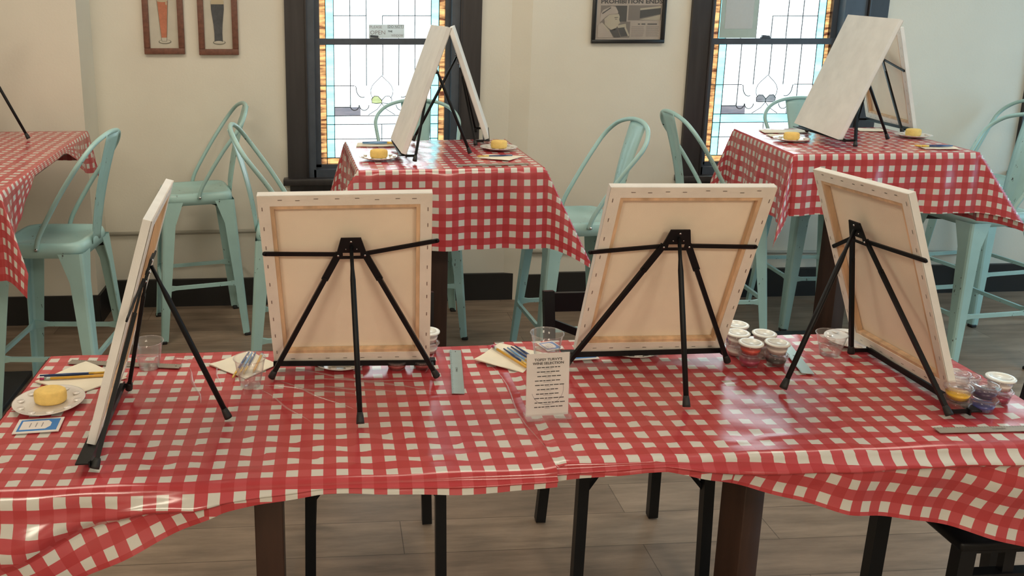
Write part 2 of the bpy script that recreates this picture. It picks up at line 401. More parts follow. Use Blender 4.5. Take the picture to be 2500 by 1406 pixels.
def window(i, w, gx):
    x0, x1, g0, g1 = w
    root = struct(bpy.data.objects.new('window_%d' % i, None)); COL.objects.link(root)
    yw = WY + (.030 if i == 1 else -.012)
    cw = .118                       # casing board
    b = MB(); top = ZT + .16; zb = .742
    for cx in (x0 + cw / 2, x1 - cw / 2):
        b.box((cx, yw - .012, (zb + top) / 2), (cw, .024, top - zb), 'casing')
        b.box((cx + (cw / 2 - .006) * (1 if cx < (x0 + x1) / 2 else -1), yw - .027, (zb + top) / 2), (.012, .008, top - zb), 'casing', bev=.002)
    b.box(((x0 + x1) / 2, yw - .012, top + .06), (x1 - x0 + .05, .03, .13), 'casing')
    b.build('casing', root)
    b = MB()
    b.box(((x0 + x1) / 2, yw - .035, zb - .018), (x1 - x0 + .05, .07, .036), 'casing', bev=.004)
    b.box(((x0 + x1) / 2, yw - .014, zb - .085), (x1 - x0 - .02, .028, .10), 'casing')
    b.build('sill', root)
    b = MB()                        # jamb lining and bottom filler
    b.box(((x0 + cw + g0 - .03) / 2, yw + .03, (zb + top) / 2), (g0 - .03 - x0 - cw + .004, .09, top - zb), 'sash')
    b.box(((x1 - cw + g1 + .03) / 2, yw + .03, (zb + top) / 2), (x1 - cw - g1 - .03 + .004, .09, top - zb), 'sash')
    b.box(((g0 + g1) / 2, yw + .05, (zb + .785) / 2), (g1 - g0 + .08, .13, .785 - zb), 'sash')
    b.box(((g0 + g1) / 2, yw + .05, ZT + .09), (g1 - g0 + .08, .13, .14), 'sash')
    b.build('jamb', root)
    zl0, zr, zu1 = .806, 1.487, ZT
    gy = yw + .045
    for nm, za, zb2, yy in (('lower_sash', zl0, zr - .016, gy), ('upper_sash', zr + .016, zu1, gy + .022)):
        b = MB()
        b.box((g0 - .016, yy, (za + zb2) / 2), (.034, .03, zb2 - za + .03), 'sash')
        b.box((g1 + .016, yy, (za + zb2) / 2), (.034, .03, zb2 - za + .03), 'sash')
        if nm == 'lower_sash': b.box(((g0 + g1) / 2, yy, zr), (g1 - g0 + .06, .034, .034), 'sash'); b.box(((g0 + g1) / 2, yy, za - .012), (g1 - g0 + .06, .03, .026), 'sash')
        else: b.box(((g0 + g1) / 2, yy, zb2 + .012), (g1 - g0 + .06, .03, .026), 'sash')
        sash = b.build(nm, root)
        gl = MB(); am = .034; cy_ = .044; yb = .036 if nm == 'lower_sash' else 0
        def pane(xa, xb, z0, z1, m):
            gl.add([(xa, yy, z0), (xb, yy, z0), (xb, yy, z1), (xa, yy, z1)], [(0, 1, 2, 3)], m)
        pane(g0, g0 + am, za, zb2, 'g_amber'); pane(g1 - am, g1, za, zb2, 'g_amber')
        if yb: pane(g0 + am, g1 - am, za, za + yb, 'g_amber')
        a0, a1 = g0 + am, g1 - am; z0 = za + yb
        pane(a0, a0 + cy_, z0, zb2, 'g_cyan'); pane(a1 - cy_, a1, z0, zb2, 'g_cyan')
        c0, c1 = a0 + cy_, a1 - cy_; n = 6; st = (c1 - c0) / n
        ld = MB()
        def came(pts, r=.0026): ld.tube([(x, yy - .001, z) for x, z in pts], r, 'lead', 6)
        for xx in (a0, a0 + cy_, a1 - cy_, a1): came([(xx, z0 if xx not in (a0, a1) else za), (xx, zb2)])
        if nm == 'lower_sash':
            zA, zB, zC, zD, zE = za + .172, za + .225, za + .277, za + .321, za + .440
            xm = (c0 + c1) / 2 - .005
            pane(c0, c1, z0, zB, 'g_clear'); pane(c0, c1, zD, zb2, 'g_clear')
            gcol = 'g_grey'
            pane(c0, c0 + st * 1.62, zC - .004, zD, gcol); pane(c1 - st * 1.62, c1, zC - .004, zD, gcol)
            pane(c0 + st * 1.62, c1 - st * 1.62, zC - .004, zD, 'g_clear'); pane(c0, c1, zB, zC - .004, 'g_cyan' if gx else 'g_clear')
            came([(g0, za + .036), (g1, za + .036)])
            came([(a0, zA - .03), (a1, zA - .03)]); came([(a0, zB), (a1, zB)]); came([(a0, zC - .004), (a1, zC - .004)])
            came([(g0, zE), (c0 + st * 1.25, zE)]); came([(c1 - st * 1.25, zE), (g1, zE)])
            came([(c0, zD), (c0 + st, zD)]); came([(c1 - st, zD), (c1, zD)])
            came([(xm, z0), (xm, zB)])
            for k in range(1, n):
                zlow = {1: zD, 5: zD, 2: zE, 4: zE, 3: zE + .055}[k]
                came([(c0 + k * st, zlow), (c0 + k * st, zb2)])
            # flower: scalloped petals round a bow of two small lobes
            def arc(cx, cz, rx, rz, t0, t1, k=9): return [(cx + rx * math.cos(t0 + (t1 - t0) * i / k), cz + rz * math.sin(t0 + (t1 - t0) * i / k)) for i in range(k + 1)]
            came(arc(c0 + st * 1.25, zD + .012, st * .28, .03, PI, 2 * PI)); came(arc(c0 + st * 1.85, zD + .012, st * .3, .03, PI, 2 * PI))
            came(arc(c1 - st * 1.25, zD + .012, st * .28, .03, PI, 2 * PI)); came(arc(c1 - st * 1.85, zD + .012, st * .3, .03, PI, 2 * PI))
            came([(c0 + st * 1.3, zE)] + arc(c0 + st * 1.75, zE - .01, st * .4, .055, PI, 1.6 * PI))
            came([(c1 - st * 1.3, zE)] + arc(c1 - st * 1.75, zE - .01, st * .4, .055, 0, -.6 * PI))
            came([(xm, zE + .055), (xm - .018, zE + .036), (xm - .038, zE + .018), (xm - .054, zE - .002), (xm - .062, zE - .025), (xm - .060, zE - .05), (xm - .050, zE - .07)], .0020)
            came([(xm, zE + .055), (xm + .018, zE + .036), (xm + .038, zE + .018), (xm + .054, zE - .002), (xm + .062, zE - .025), (xm + .060, zE - .05), (xm + .050, zE - .07)], .0020)
            for sgn in (-1, 1):
                lobe = [(xm, zD + .038), (xm + sgn * .02, zD + .06), (xm + sgn * .042, zD + .062), (xm + sgn * .057, zD + .045), (xm + sgn * .054, zD + .022), (xm + sgn * .03, zD + .020), (xm, zD + .022)]
                came(lobe + [lobe[0]], .0022)
                gl.add([(x, yy - .004, z) for x, z in (lobe if sgn > 0 else lobe[::-1])], [tuple(range(7))], 'g_yellow' if (not gx and sgn < 0) else ('g_lobe' if gx else 'g_lobe2'))
                came([(xm, zD + .02), (xm + sgn * .025, zD - .012), (xm + sgn * .075, zC)], .0022)
        else:
            pane(c0, c1, z0, zb2, 'g_clear')
            z1_ = za + .073
            for lo, hi in ((z1_, zb2),) : pass
            came([(c0, z1_ + .05), (c0 + 2 * st, z1_ + .05)]); came([(c0 + 3 * st, z1_ + .05), (c1, z1_ + .05)])
            came([(a0, zb2 - .12), (a1, zb2 - .12)])
            for k in range(1, n): came([(c0 + k * st, z0), (c0 + k * st, zb2 if k != 3 else z1_ + .05)])
        gl.build('stained_glass', sash); ld.build('lead_came', sash)
        if nm == 'lower_sash':
            k = MB(); xm2 = (g0 + g1) / 2 - .045
            k.box((xm2, yy - .006, zr + .021), (.055, .022, .008), 'sash', bev=.002); k.bar((xm2 - .024, yy - .012, zr + .03), (xm2 + .02, yy - .012, zr + .026), .014, .012, 'sash')
            k.build('sash_lock', root)
    area('window_portal', ((g0 + g1) / 2, yw + .2, (zl0 + zu1) / 2), (-PI / 2, 0, 0), g1 - g0, zu1 - zl0, 1, (1, 1, 1), portal=True)
for i, w in enumerate(WIN): window(i + 1, w, i)

b = MB(); b.tube([(CX0 + .02, WY + .018, .432), (CX1 - .02, WY + .018, .45)], .011, 'conduit'); b.tube([(.92, WY - .022, .3), (3.7, WY - .022, .245)], .011, 'conduit')
tag(b.build('wall_conduit'), 'thin painted pipe running along the lower back wall', 'pipe')

# ------------------------------------------------------------ wall pictures
def at_wall(x0, x1, z0, z1, y, fw, fm, th=.022):
    b = MB()
    for c, d in ((((x0 + x1) / 2, y - th / 2, z0 + fw / 2), (x1 - x0, th, fw)), (((x0 + x1) / 2, y - th / 2, z1 - fw / 2), (x1 - x0, th, fw)),
                 ((x0 + fw / 2, y - th / 2, (z0 + z1) / 2), (fw, th, z1 - z0 - 2 * fw)), ((x1 - fw / 2, y - th / 2, (z0 + z1) / 2), (fw, th, z1 - z0 - 2 * fw))):
        b.box(c, d, fm, bev=.002)
    return b
def lens_(cx, cz, rx, rz, n=20): return [(cx + rx * math.cos(2 * PI * k / n), cz + rz * math.sin(2 * PI * k / n)) for k in range(n)]
def beer(x0, x1, z0, z1, dark, label):
    y = WY + .030
    t = thing('framed_beer_print', label, 'picture', ((x0 + x1) / 2, y, z0), 0, 'small framed beer prints on the back wall')
    f = at_wall(x0 - (x0 + x1) / 2, x1 - (x0 + x1) / 2, 0, z1 - z0, 0, .031, 'walnut').build('frame', t)
    w = (x1 - x0) / 2 - .03; h = z1 - z0 - .06
    p = MB(); p.box((0, -.006, h / 2 + .03), (2 * w, .004, h), 'printpaper'); yy = -.0092
    zc = .03 + h * .5
    p.poly(lens_(.003, .03 + h * .115, .034, .012), yy, 'greywash'); p.poly(lens_(.003, .03 + h * .12, .029, .009), yy - .0006, 'printpaper')
    zb, zt = .03 + h * .12, .03 + h * .87
    if dark:
        pr_ = [(-.022, 0), (-.021, .2), (-.024, .4), (-.034, .75), (-.034, .93)]
        pts = [(x, zb + (zt - zb) * q) for x, q in pr_] + [(-x, zb + (zt - zb) * q) for x, q in pr_[::-1]]
        p.poly(pts[::-1], yy - .0012, 'stout'); p.poly(lens_(0, zb + (zt - zb) * .93, .034, .011), yy - .0024, 'foam')
        p.poly([(-.034, zb + (zt - zb) * .86), (.034, zb + (zt - zb) * .86), (.034, zb + (zt - zb) * .93), (-.034, zb + (zt - zb) * .93)], yy - .0018, 'foam')
        p.poly(lens_(0, zb + .001, .022, .006), yy - .0024, 'printpaper')
    else:
        p.poly([(-.014, zb), (.014, zb), (.031, zt), (-.031, zt)], yy - .0012, 'greywash'); p.poly([(-.012, zb + .002), (.012, zb + .002), (.029, zt), (-.029, zt)], yy - .0018, 'printpaper')
        p.poly([(-.0135, zb + .02), (.0135, zb + .02), (.027, zt - .02), (-.027, zt - .02)], yy - .0024, 'amberbeer')
        p.poly(lens_(0, zt - .017, .028, .007), yy - .003, 'foam'); p.poly(lens_(0, zt, .03, .007), yy - .003, 'printpaper'); p.poly(lens_(.02, zt - .03, .004, .01), yy - .003, 'foam')
    p.build('print', t)
beer(-1.195, -.982, 1.425, 1.790, False, 'brown framed print of a tall glass of amber beer, left of two')
beer(-.906, -.696, 1.420, 1.788, True, 'brown framed print of a dark stout pint, nearer the window')
x0, x1, z0, z1 = 1.222, 1.629, 1.480, 1.80
t = thing('framed_newspaper', 'black framed old newspaper page with bold headline and drinking man', 'picture', ((x0 + x1) / 2, WY - .012, z0))
w = x1 - x0; h = z1 - z0
at_wall(-w / 2, w / 2, 0, h, 0, .02, 'frameblack').build('frame', t)
p = MB(); p.box((0, -.005, h / 2), (w - .036, .004, h - .036), 'newsprint'); yy = -.0075
def nf(px, py):   # from zoomed photo coordinates of the page to the local plane
    return (-w / 2 + .022 + (px - 250) / (2090 - 250) * (w - .044), .0205 + (1135 - py) / 1150 * .205)
def npoly(pts, k, m): p.poly([nf(*q) for q in pts][::-1], yy - k * .0005, m)
def nrect(a, b_, c, d, k, m): npoly([(a, b_), (c, b_), (c, d), (a, d)], k, m)
nrect(370, 115, 785, 1080, 1, 'news_mid'); nrect(785, 120, 1110, 600, 1, 'news_dark'); nrect(820, 600, 1220, 1080, 1, 'news_mid')
nrect(1150, 110, 2080, 560, 1, 'news_mid'); npoly([(1480, 260), (2060, 190), (2060, 370), (1480, 500)], 2, 'news_dark'); npoly([(1480, 200), (2060, 130), (2060, 190), (1480, 255)], 2, 'news_light')
npoly([(1460, 540), (2060, 390), (2060, 560)], 2, 'news_light')
npoly([(380, 350), (440, 250), (680, 130), (790, 160), (860, 300), (860, 360), (620, 380), (500, 470), (360, 620)], 3, 'newsprint')  # hat
npoly([(400, 350), (640, 170), (660, 190), (430, 370)], 4, 'news_dark')
npoly([(480, 520), (620, 390), (880, 370), (910, 450), (900, 540), (935, 640), (890, 670), (880, 720), (840, 760), (800, 860), (700, 850), (600, 780), (500, 680)], 4, 'news_light')  # face
npoly([(760, 470), (870, 465), (860, 480), (770, 490)], 5, 'news_dark'); npoly([(780, 520), (850, 515), (840, 535), (785, 540)], 5, 'news_mid'); npoly([(490, 560), (550, 540), (560, 650), (520, 640)], 5, 'newsprint')
npoly([(310, 700), (420, 620), (640, 860), (760, 1080), (310, 1080)], 4, 'newsprint'); npoly([(430, 640), (520, 720), (640, 870), (600, 900)], 5, 'news_light')
npoly([(650, 860), (850, 780), (960, 1070), (790, 1080)], 4, 'news_dark'); npoly([(850, 740), (1080, 690), (1200, 1020), (980, 1050)], 5, 'news_dark'); npoly([(850, 720), (1090, 660), (1110, 760), (880, 790)], 6, 'news_light'); npoly([(1090, 740), (1210, 1000), (1180, 1050), (1060, 790)], 6, 'news_light')
nrect(1240, 700, 2060, 1080, 1, 'newsprint')
for q in (1440, 1540, 1710): nrect(q, 655, q + (60 if q == 1440 else 110 if q == 1540 else 270), 690, 2, 'news_dark')
for k in range(11):
    for c0_ in (1260, 1680): nrect(c0_, 740 + k * 30, c0_ + 370 - random.random() * 40, 749 + k * 30, 2, 'news_mid')
pa, pb = nf(370, 60), nf(2100, -70)
p.text('PROHIBITION ENDS', (pa[0] + pb[0]) / 2, (pa[1] + pb[1]) / 2, pb[1] - pa[1], yy - .001, 'news_dark', width=pb[0] - pa[0], bold=True)
p.build('newspaper_page', t)
g = MB(); g.box((0, -.0125, h / 2), (w - .03, .0015, h - .03), 'film'); g.build('glass', t)
# paper signs in the windows
def sign(cx, cz, ww, hh, y):
    t = thing('window_sign', 'small white handwritten paper sign resting on the left window rail', 'sign', (cx, y, cz))
    p = MB(); p.box((0, 0, hh / 2), (ww, .001, hh), 'sheer'); p.build('paper_sheet', t)
    p = MB(); yy = -.0011
    p.text('PLEASE', -ww * .30, hh * .82, hh * .2, yy, 'greyink', ww * .34); p.text('OPEN', -ww * .25, hh * .42, hh * .3, yy, 'greyink', ww * .42)
    p.text('DO NOT', ww * .25, hh * .84, hh * .17, yy, 'ink', ww * .38); p.text('THE', ww * .10, hh * .5, hh * .13, yy, 'ink', ww * .13, bold=True); p.text('WINDOW', ww * .30, hh * .2, hh * .17, yy, 'greyink', ww * .34)
    for a_, b_, c_, d_ in ((.03, .72, .47, .74), (.03, .95, .47, .97), (.03, .72, .04, .97), (.46, .72, .475, .97)):
        p.poly([(ww * a_, hh * b_), (ww * c_, hh * b_), (ww * c_, hh * d_), (ww * a_, hh * d_)], yy, 'greyink', .0002)
    p.build('lettering', t)
sign(.105, 1.506, .195, .073, WY + .030 + .028)
p = MB(); p.box((0, 0, .18), (.212, .001, .36), 'posterpaper'); p.box((0, -.0012, .175), (.16, .001, .25), 'sheer')
o = p.build('window_poster'); o.location = (2.063, WY - .012 + .028, 1.506); tag(o, 'pale grey green paper notice taped inside the right window above its rail', 'poster')

# ------------------------------------------------------------ draped cloths
def hsh(a): return math.sin(a * 12.9898) * .5 + math.sin(a * 4.1 + 1.3) * .5
def square_cloth(name, quad, z, drop, flaps, phase, label, sag=None, group=None):
    # quad: near-left, near-right, far-right, far-left corners of the table top; drop: near,right,far,left overhang
    nl, nr, fr_, fl = [Vector((x, y, 0)) for x, y in quad]
    W = (nr - nl).length; D = (fl - nl).length
    dn, dr, df, dl = drop
    step = .0105
    def axis(lo, mid, hi):
        a = [-lo + lo * i / max(1, round(lo / step)) for i in range(max(1, round(lo / step)))]
        b_ = [mid * i / round(mid / step) for i in range(round(mid / step))]
        c = [mid + hi * i / max(1, round(hi / step)) for i in range(max(1, round(hi / step)) + 1)]
        return a + b_ + c
    us = axis(dl, W, dr); vs_ = axis(dn, D, df)
    def base(u, v):
        s_, t_ = u / W, v / D
        return nl * (1 - s_) * (1 - t_) + nr * s_ * (1 - t_) + fr_ * s_ * t_ + fl * (1 - s_) * t_
    ex = (nr - nl).normalized(); ey = (fl - nl).normalized()
    def pos(u, v):
        cu, cv = min(max(u, 0), W), min(max(v, 0), D)
        p = base(cu, cv); ou, ov = u - cu, v - cv; zz = z
        if abs(ou) < 1e-9 and abs(ov) < 1e-9:
            e = min(cu, W - cu, cv, D - cv)
            return p + Vector((0, 0, zz + .0016 * math.sin(u * 31 + v * 12) * math.sin(v * 23 + 1) * min(1, e / .03)))
        if abs(ou) < 1e-9 or abs(ov) < 1e-9:
            r = abs(ou) + abs(ov); n_ = ey * (-1 if ov < 0 else 1) if abs(ou) < 1e-9 else ex * (-1 if ou < 0 else 1)
            s_ = u if abs(ou) < 1e-9 else v
            key = ('n' if ov < 0 else 'f') if abs(ou) < 1e-9 else ('l' if ou < 0 else 'r')
            rr = r * (sag[key](s_ / (W if abs(ou) < 1e-9 else D)) if sag and key in sag else 1)
            out = .006 * smooth(0, .02, rr) + .045 * rr + (.010 * math.sin(s_ * 17 + 2) + .006 * math.sin(s_ * 41)) * min(1, rr / .15)
            return p + n_ * max(.004 * min(1, rr / .01), out) + Vector((0, 0, zz - rr))
        r = math.hypot(ou, ov); phi = math.atan2(abs(ov), abs(ou))
        key = ('n' if ov < 0 else 'f') + ('l' if ou < 0 else 'r'); az, flare, spr = flaps.get(key, (45, .45, 14))
        fo = math.sin(min(phi, PI / 2 - phi)) * flare * 1.0
        # azimuth measured from the side (x) normal towards the near/far (y) normal
        aa = math.radians(az + spr * math.copysign(1, phi - PI / 4) * math.sin(2 * phi) * abs(phi - PI / 4) / (PI / 4) * 2)
        sx, sy = (1 if ou > 0 else -1), (1 if ov > 0 else -1)
        sgx = sag and ('l' if ou < 0 else 'r') in sag
        dirv = ex * sx * math.cos(aa) + ey * sy * math.sin(aa)
        a_ = r * fo; dn_ = math.sqrt(max(0, r * r - a_ * a_))
        k1 = phi / (PI / 2)
        side = ex * sx * (1 - k1) + ey * sy * k1
        return p + dirv * a_ + side * (.006 + .045 * r) + Vector((0, 0, zz - dn_))
    nu, nv = len(us), len(vs_)
    V = [pos(u, v) for v in vs_ for u in us]
    UV = [(phase[0] + u / G, phase[1] + v / G) for v in vs_ for u in us]
    F = [(j * nu + i, j * nu + i + 1, (j + 1) * nu + i + 1, (j + 1) * nu + i) for j in range(nv - 1) for i in range(nu - 1)]
    b = MB(); b.add(V, F, 'cloth', UV, True)
    o = b.build(name); tag(o, label, 'tablecloth', group)
    return o
def pedestal(name, quad, z, post, pw, label, prot=0, base=.5, group=None):
    cx, cy = post
    t = thing(name, label, 'table', (cx, cy, 0), 0, group)
    b = MB(); V = [(x - cx, y - cy, zz) for zz in (z - .034, z - .004) for x, y in quad]
    b.add(V, [(3, 2, 1, 0), (4, 5, 6, 7), (0, 1, 5, 4), (1, 2, 6, 5), (2, 3, 7, 6), (3, 0, 4, 7)], 'tabletop'); b.build('tabletop', t)
    b = MB(); b.box((0, 0, (z - .05 + .02) / 2), (pw, pw, z - .05 - .02), 'brown', Matrix.Rotation(prot, 3, 'Z'), bev=.003); b.build('post', t)
    b = MB(); b.box((0, 0, z - .043), (.3, .3, .016), 'iron'); b.build('mounting_plate', t)
    b = MB(); b.box((0, 0, .012), (base, base, .024), 'iron', bev=.004); b.box((0, 0, .03), (.12, .12, .015), 'iron'); b.build('base', t)
    return t
# bar-height tables
ZB = 1.075
Q2 = [(-.114, 1.350), (.609, 1.374), (.601, 2.108), (-.146, 2.070)]
Q3 = [(1.725, 1.608), (2.550, 1.612), (2.610, 2.385), (1.828, 2.374)]
QL = [(-2.15, 1.03), (-1.313, 1.03), (-1.408, 2.485), (-2.15, 2.485)]
ins = lambda q, e=.004: [(x + (e if i in (0, 3) else -e), y + (e if i in (0, 1) else -e)) for i, (x, y) in enumerate(q)]
pedestal('bar_table', ins(Q2), ZB, (.245, 1.75), .085, 'tall square pedestal table in front of the left window, under checked cloth', 0, group='tall pedestal tables')
pedestal('bar_table', ins(Q3), ZB, (2.22, 2.02), .10, 'tall square pedestal table in front of the right window, under checked cloth', .5, group='tall pedestal tables')
pedestal('bar_table', ins(QL), ZB, (-1.86, 1.75), .09, 'tall pedestal table against the left wall, under checked cloth', 0, group='tall pedestal tables')
square_cloth('tablecloth', Q2, ZB, (.315, .28, .2, .28), {'nr': (20, .62, 12), 'nl': (16, .8, 10)}, (.15, .1),
             'red gingham plastic tablecloth draped over the tall table before the left window', group='red gingham tablecloths')
square_cloth('tablecloth', Q3, ZB, (.26, .30, .2, .30), {'nr': (14, .80, 8), 'nl': (50, .40, 14)}, (.4, .25),
             'red gingham plastic tablecloth draped over the tall table before the right window', group='red gingham tablecloths')
square_cloth('tablecloth', QL, ZB, (.30, .20, .15, .2), {'nr': (30, .45, 14), 'fr': (20, .2, 8)}, (.3, .2),
             'red gingham plastic tablecloth on the table along the left wall', group='red gingham tablecloths',
             sag={'r': lambda s: max(.12, .12 + .88 * (1 - smooth(.0, .30, s)) if s < .30 else .12 + .88 * smooth(.62, .97, s))})
# long foreground table: two tables pushed together
ZF, ZR = .750, .757
QA = [(-.970, -.280), (.232, -.270), (.240, .400), (-.995, .388)]
QB = [(.246, -.245), (1.432, -.240), (1.440, .405), (.250, .402)]
pedestal('dining_table', QA, ZF - .001, (-.372, -.02), .066, 'left half of the long front table, brown square post under checked cloth', 0, .5, 'pushed-together front tables')
pedestal('dining_table', QB, ZR - .001, (.800, .02), .072, 'right half of the long front table, brown square post under checked cloth', .42, .5, 'pushed-together front tables')
def long_cloth(x0, x1, yf, yb, z, hem, uvf, label, wr, leftside, rightside, rot_side, dsw):
    b = MB(); nx = int((x1 - x0) / .012); step = (x1 - x0) / nx
    SL = [(hem(x0 + step * i + .02) - hem(x0 + step * i - .02)) / .04 for i in range(nx + 1)]
    SA = [0]
    for i in range(nx): SA.append(SA[-1] + step * math.hypot(1, (SL[i] + SL[i + 1]) / 2))
    ny = 64; nd = 26
    xs = [x0 + step * i for i in range(nx + 1)]
    V = []; UV = []; UVB = {}; dep = {}
    for j in range(ny + 1):
        for i, x in enumerate(xs):
            fy = yf(x); y = yb + (fy - yb) * j / ny
            zz = z + .0012 * math.sin(x * 23 + y * 9) * math.sin(y * 31 + x * 5)
            zz += wr(x, y)
            u, v = uvf(x, y)
            zz -= .006 * smooth(.985, 1, j / ny)
            V.append((x, y, zz)); UV.append((u, v))
    for k in range(1, nd + 1):
        for i, x in enumerate(xs):
            fy = yf(x); L = max(.02, z - hem(x)); KS = 9; ds = dsw(x)
            ds = min(ds, L * .55); d = ds * k / KS if k <= KS else ds + (L - ds) * (k - KS) / (nd - KS)
            wav = .010 * math.sin(x * 14 + 1.7) + .005 * math.sin(x * 37) + .012 * math.sin(d * 26 - x * 5)
            out = .010 * smooth(0, .02, d) + .03 * d + wav * min(1, d / .08) + (.016 * math.exp(-((d - ds * .72) / (.20 * ds)) ** 2) - .010 * smooth(ds * .95, ds * 1.15, d)) * min(1, L / .08) * smooth(-.98, -.8, x)
            sl = SL[i]; u0, v0 = uvf(x, fy); cs = 1 / math.hypot(1, sl); hh = z - d - hem(x)
            UV.append((u0, v0 - d / G)); UVB[len(V)] = (rot_side[1] + (SA[i] + hh * sl * cs) / G, rot_side[0] + hh * cs / G)
            dep[len(V)] = (d, L, ds)
            V.append((x, fy - out, z - .006 - d))
    nn = nx + 1; rows = ny + nd + 1
    F = [(j * nn + i, (j + 1) * nn + i, (j + 1) * nn + i + 1, j * nn + i + 1) for j in range(rows - 1) for i in range(nx)]
    b.add(V, F, 'cloth', UV, True)
    for fi, f in enumerate(F):
        if all(q in dep for q in f) and min(dep[q][1] - dep[q][2] for q in f) > .03 and (f[0] // nn) - ny >= 9:
            b.uv[fi] = [UVB[q] for q in f]
    # hanging back edge and ends
    V = []; UV = []; K = 6
    for k in range(K + 1):
        for x in xs: V.append((x, yb + .006 + .004 * k, z - .002 - .22 * k / K)); UV.append((uvf(x, yb)[0], uvf(x, yb)[1] + .22 * k / K / G))
    b.add(V, [(k * nn + i, k * nn + i + 1, (k + 1) * nn + i + 1, (k + 1) * nn + i) for k in range(K) for i in range(nx)], 'cloth', UV, True)
    for flag, xe, sg in ((leftside, x0, -1), (rightside, x1, 1)):
        if not flag: continue
        V = []; UV = []; ys = [yb + (yf(xe) - yb) * j / ny for j in range(ny + 1)]
        for k in range(K * 2 + 1):
            for y in ys:
                d = .26 * k / K / 2
                V.append((xe + sg * (.004 + .06 * d + .01 * math.sin(y * 18) * min(1, d / .1)), y, z - .002 - d)); UV.append((uvf(xe, y)[0] + sg * d / G, uvf(xe, y)[1]))
        b.add(V, [(k * (ny + 1) + i, k * (ny + 1) + i + 1, (k + 1) * (ny + 1) + i + 1, (k + 1) * (ny + 1) + i) for k in range(K * 2) for i in range(ny)], 'cloth', UV, True)
    o = b.build('tablecloth'); tag(o, label, 'tablecloth', 'red gingham tablecloths'); return o
HA = [(-1.0, .44), (-.87, .50), (-.72, .566), (-.56, .639), (-.44, .700), (-.364, .714), (-.233, .732), (-.018, .722), (.12, .716), (.25, .722)]
HB = [(.24, .722), (.36, .732), (.47, .740), (.525, .725), (.66, .680), (.89, .6165), (1.077, .582), (1.27, .529), (1.45, .48)]
def wrA(x, y):
    r = .0035 * math.exp(-((y - .083 - .012 * x) / .005) ** 2)
    r += .0025 * math.exp(-((y + .205 - .03 * math.sin(x * 5)) / .004) ** 2) * smooth(-.9, -.7, x)
    r += .0016 * math.exp(-((x + .42 - .6 * (y - .1)) / .004) ** 2) * smooth(.0, .1, y) + .0016 * math.exp(-((x + .16 + .9 * (y - .2)) / .004) ** 2) * smooth(.0, .1, y)
    r += .004 * smooth(.222, .236, x)
    return r
def wrB(x, y):
    r = .0035 * math.exp(-((y - .088 - .010 * x) / .005) ** 2)
    r += .0022 * math.exp(-((y + .185 - .012 * math.sin(x * 9)) / .004) ** 2)
    r += .0018 * math.exp(-((x - .52 - .25 * y) / .004) ** 2) + .0018 * math.exp(-((x - .98 - .35 * y) / .004) ** 2)
    r -= .003 * smooth(.262, .25, x)
    return r
def warp(x, y, s_):
    n = 0
    zone = smooth(-.02, -.10, y) * smooth(-.27, -.2, y)
    n += zone * .10 * max(0, math.sin(x * 41 + y * 63 + s_) * math.sin(x * 17 - y * 29 + s_ * 2))
    return n
def uvA(x, y): return (x / G + .03 * math.sin(x * 7 + y * 5), y / G + .05 * math.sin(x * 9 + 1) + warp(x, y, 0) * 2.2 - (.28 if y > .083 + .012 * x else 0))
def uvB(x, y): return ((x / G - 7.02) / 1.034 + .02 * math.sin(y * 9 + x * 3), (y / G + 1.86 + .0185 * (x / G - 7)) / .975 + warp(x, y, 2) * 1.6 - (.18 if y > .088 + .01 * x else 0))
long_cloth(-.985, .240, lambda x: -.290 + .01 * (x + 1), .402, ZF, lambda x: lerp(HA, x), uvA,
           'red gingham plastic sheet covering the left half of the long front table', wrA, True, False, (.55, 0, -.3), lambda x: lerp([(-.98, .20), (-.78, .10), (-.6, .052), (-.3, .034)], x))
long_cloth(.238, 1.446, lambda x: -.258 + .01 * smooth(.3, 1.0, x), .409, ZR, lambda x: lerp(HB, x), uvB,
           'red gingham plastic sheet covering the right half of the long front table', wrB, False, True, (.6, 0, .8), lambda x: lerp([(.3, .03), (.6, .038), (1.0, .032)], x))

def creases(parent, lines, name='plastic_crease'):
    b = MB()
    for (x0, y0), (x1, y1), wv in lines:
        n_ = 10; pts = []
        for i in range(n_ + 1):
            q = i / n_; x = x0 + (x1 - x0) * q; y = y0 + (y1 - y0) * q; o_ = .004 * math.sin(q * 9 + wv * 900)
            pts.append(Vector((x + o_ * (y1 - y0) * 4, y - o_ * (x1 - x0) * 4, .0)))
        d = Vector((x1 - x0, y1 - y0, 0)).normalized(); p_ = Vector((-d.y, d.x, 0)); V = []
        for i, p in enumerate(pts):
            k = math.sin(PI * i / n_) * .9 + .1
            V += [p + p_ * wv * k + Vector((0, 0, .7535)), p + Vector((0, 0, .7535 + wv * 1.15 * k)), p - p_ * wv * k * .7 + Vector((0, 0, .7535))]
        b.add(V, [f for i in range(n_) for f in ((3 * i, 3 * i + 1, 3 * i + 4, 3 * i + 3), (3 * i + 1, 3 * i + 2, 3 * i + 5, 3 * i + 4))], 'crease', smooth=True)
    o = b.build(name, parent); o['kind'] = 'stuff'; return o
CLA = [o for o in bpy.data.objects if o.get('label', '').startswith('red gingham plastic sheet covering the left')][0]
creases(CLA, [((-.34, .27), (.03, .105), .0040), ((-.40, .15), (-.27, -.04), .0030), ((-.39, .17), (-.15, .10), .0034), ((-.60, .30), (-.535, .08), .0042), ((-.66, .36), (-.60, .34), .0050), ((-.62, .37), (-.56, .35), .0050),
              ((-.05, .34), (.04, .30), .004), ((-.36, .20), (-.17, .02), .0030), ((-.30, .20), (.0, .17), .003), ((.06, .36), (.02, .22), .004), ((-.535, .33), (-.50, .17), .003), ((-.28, .16), (-.06, .11), .0036), ((.20, .29), (.235, -.24), .0026)])
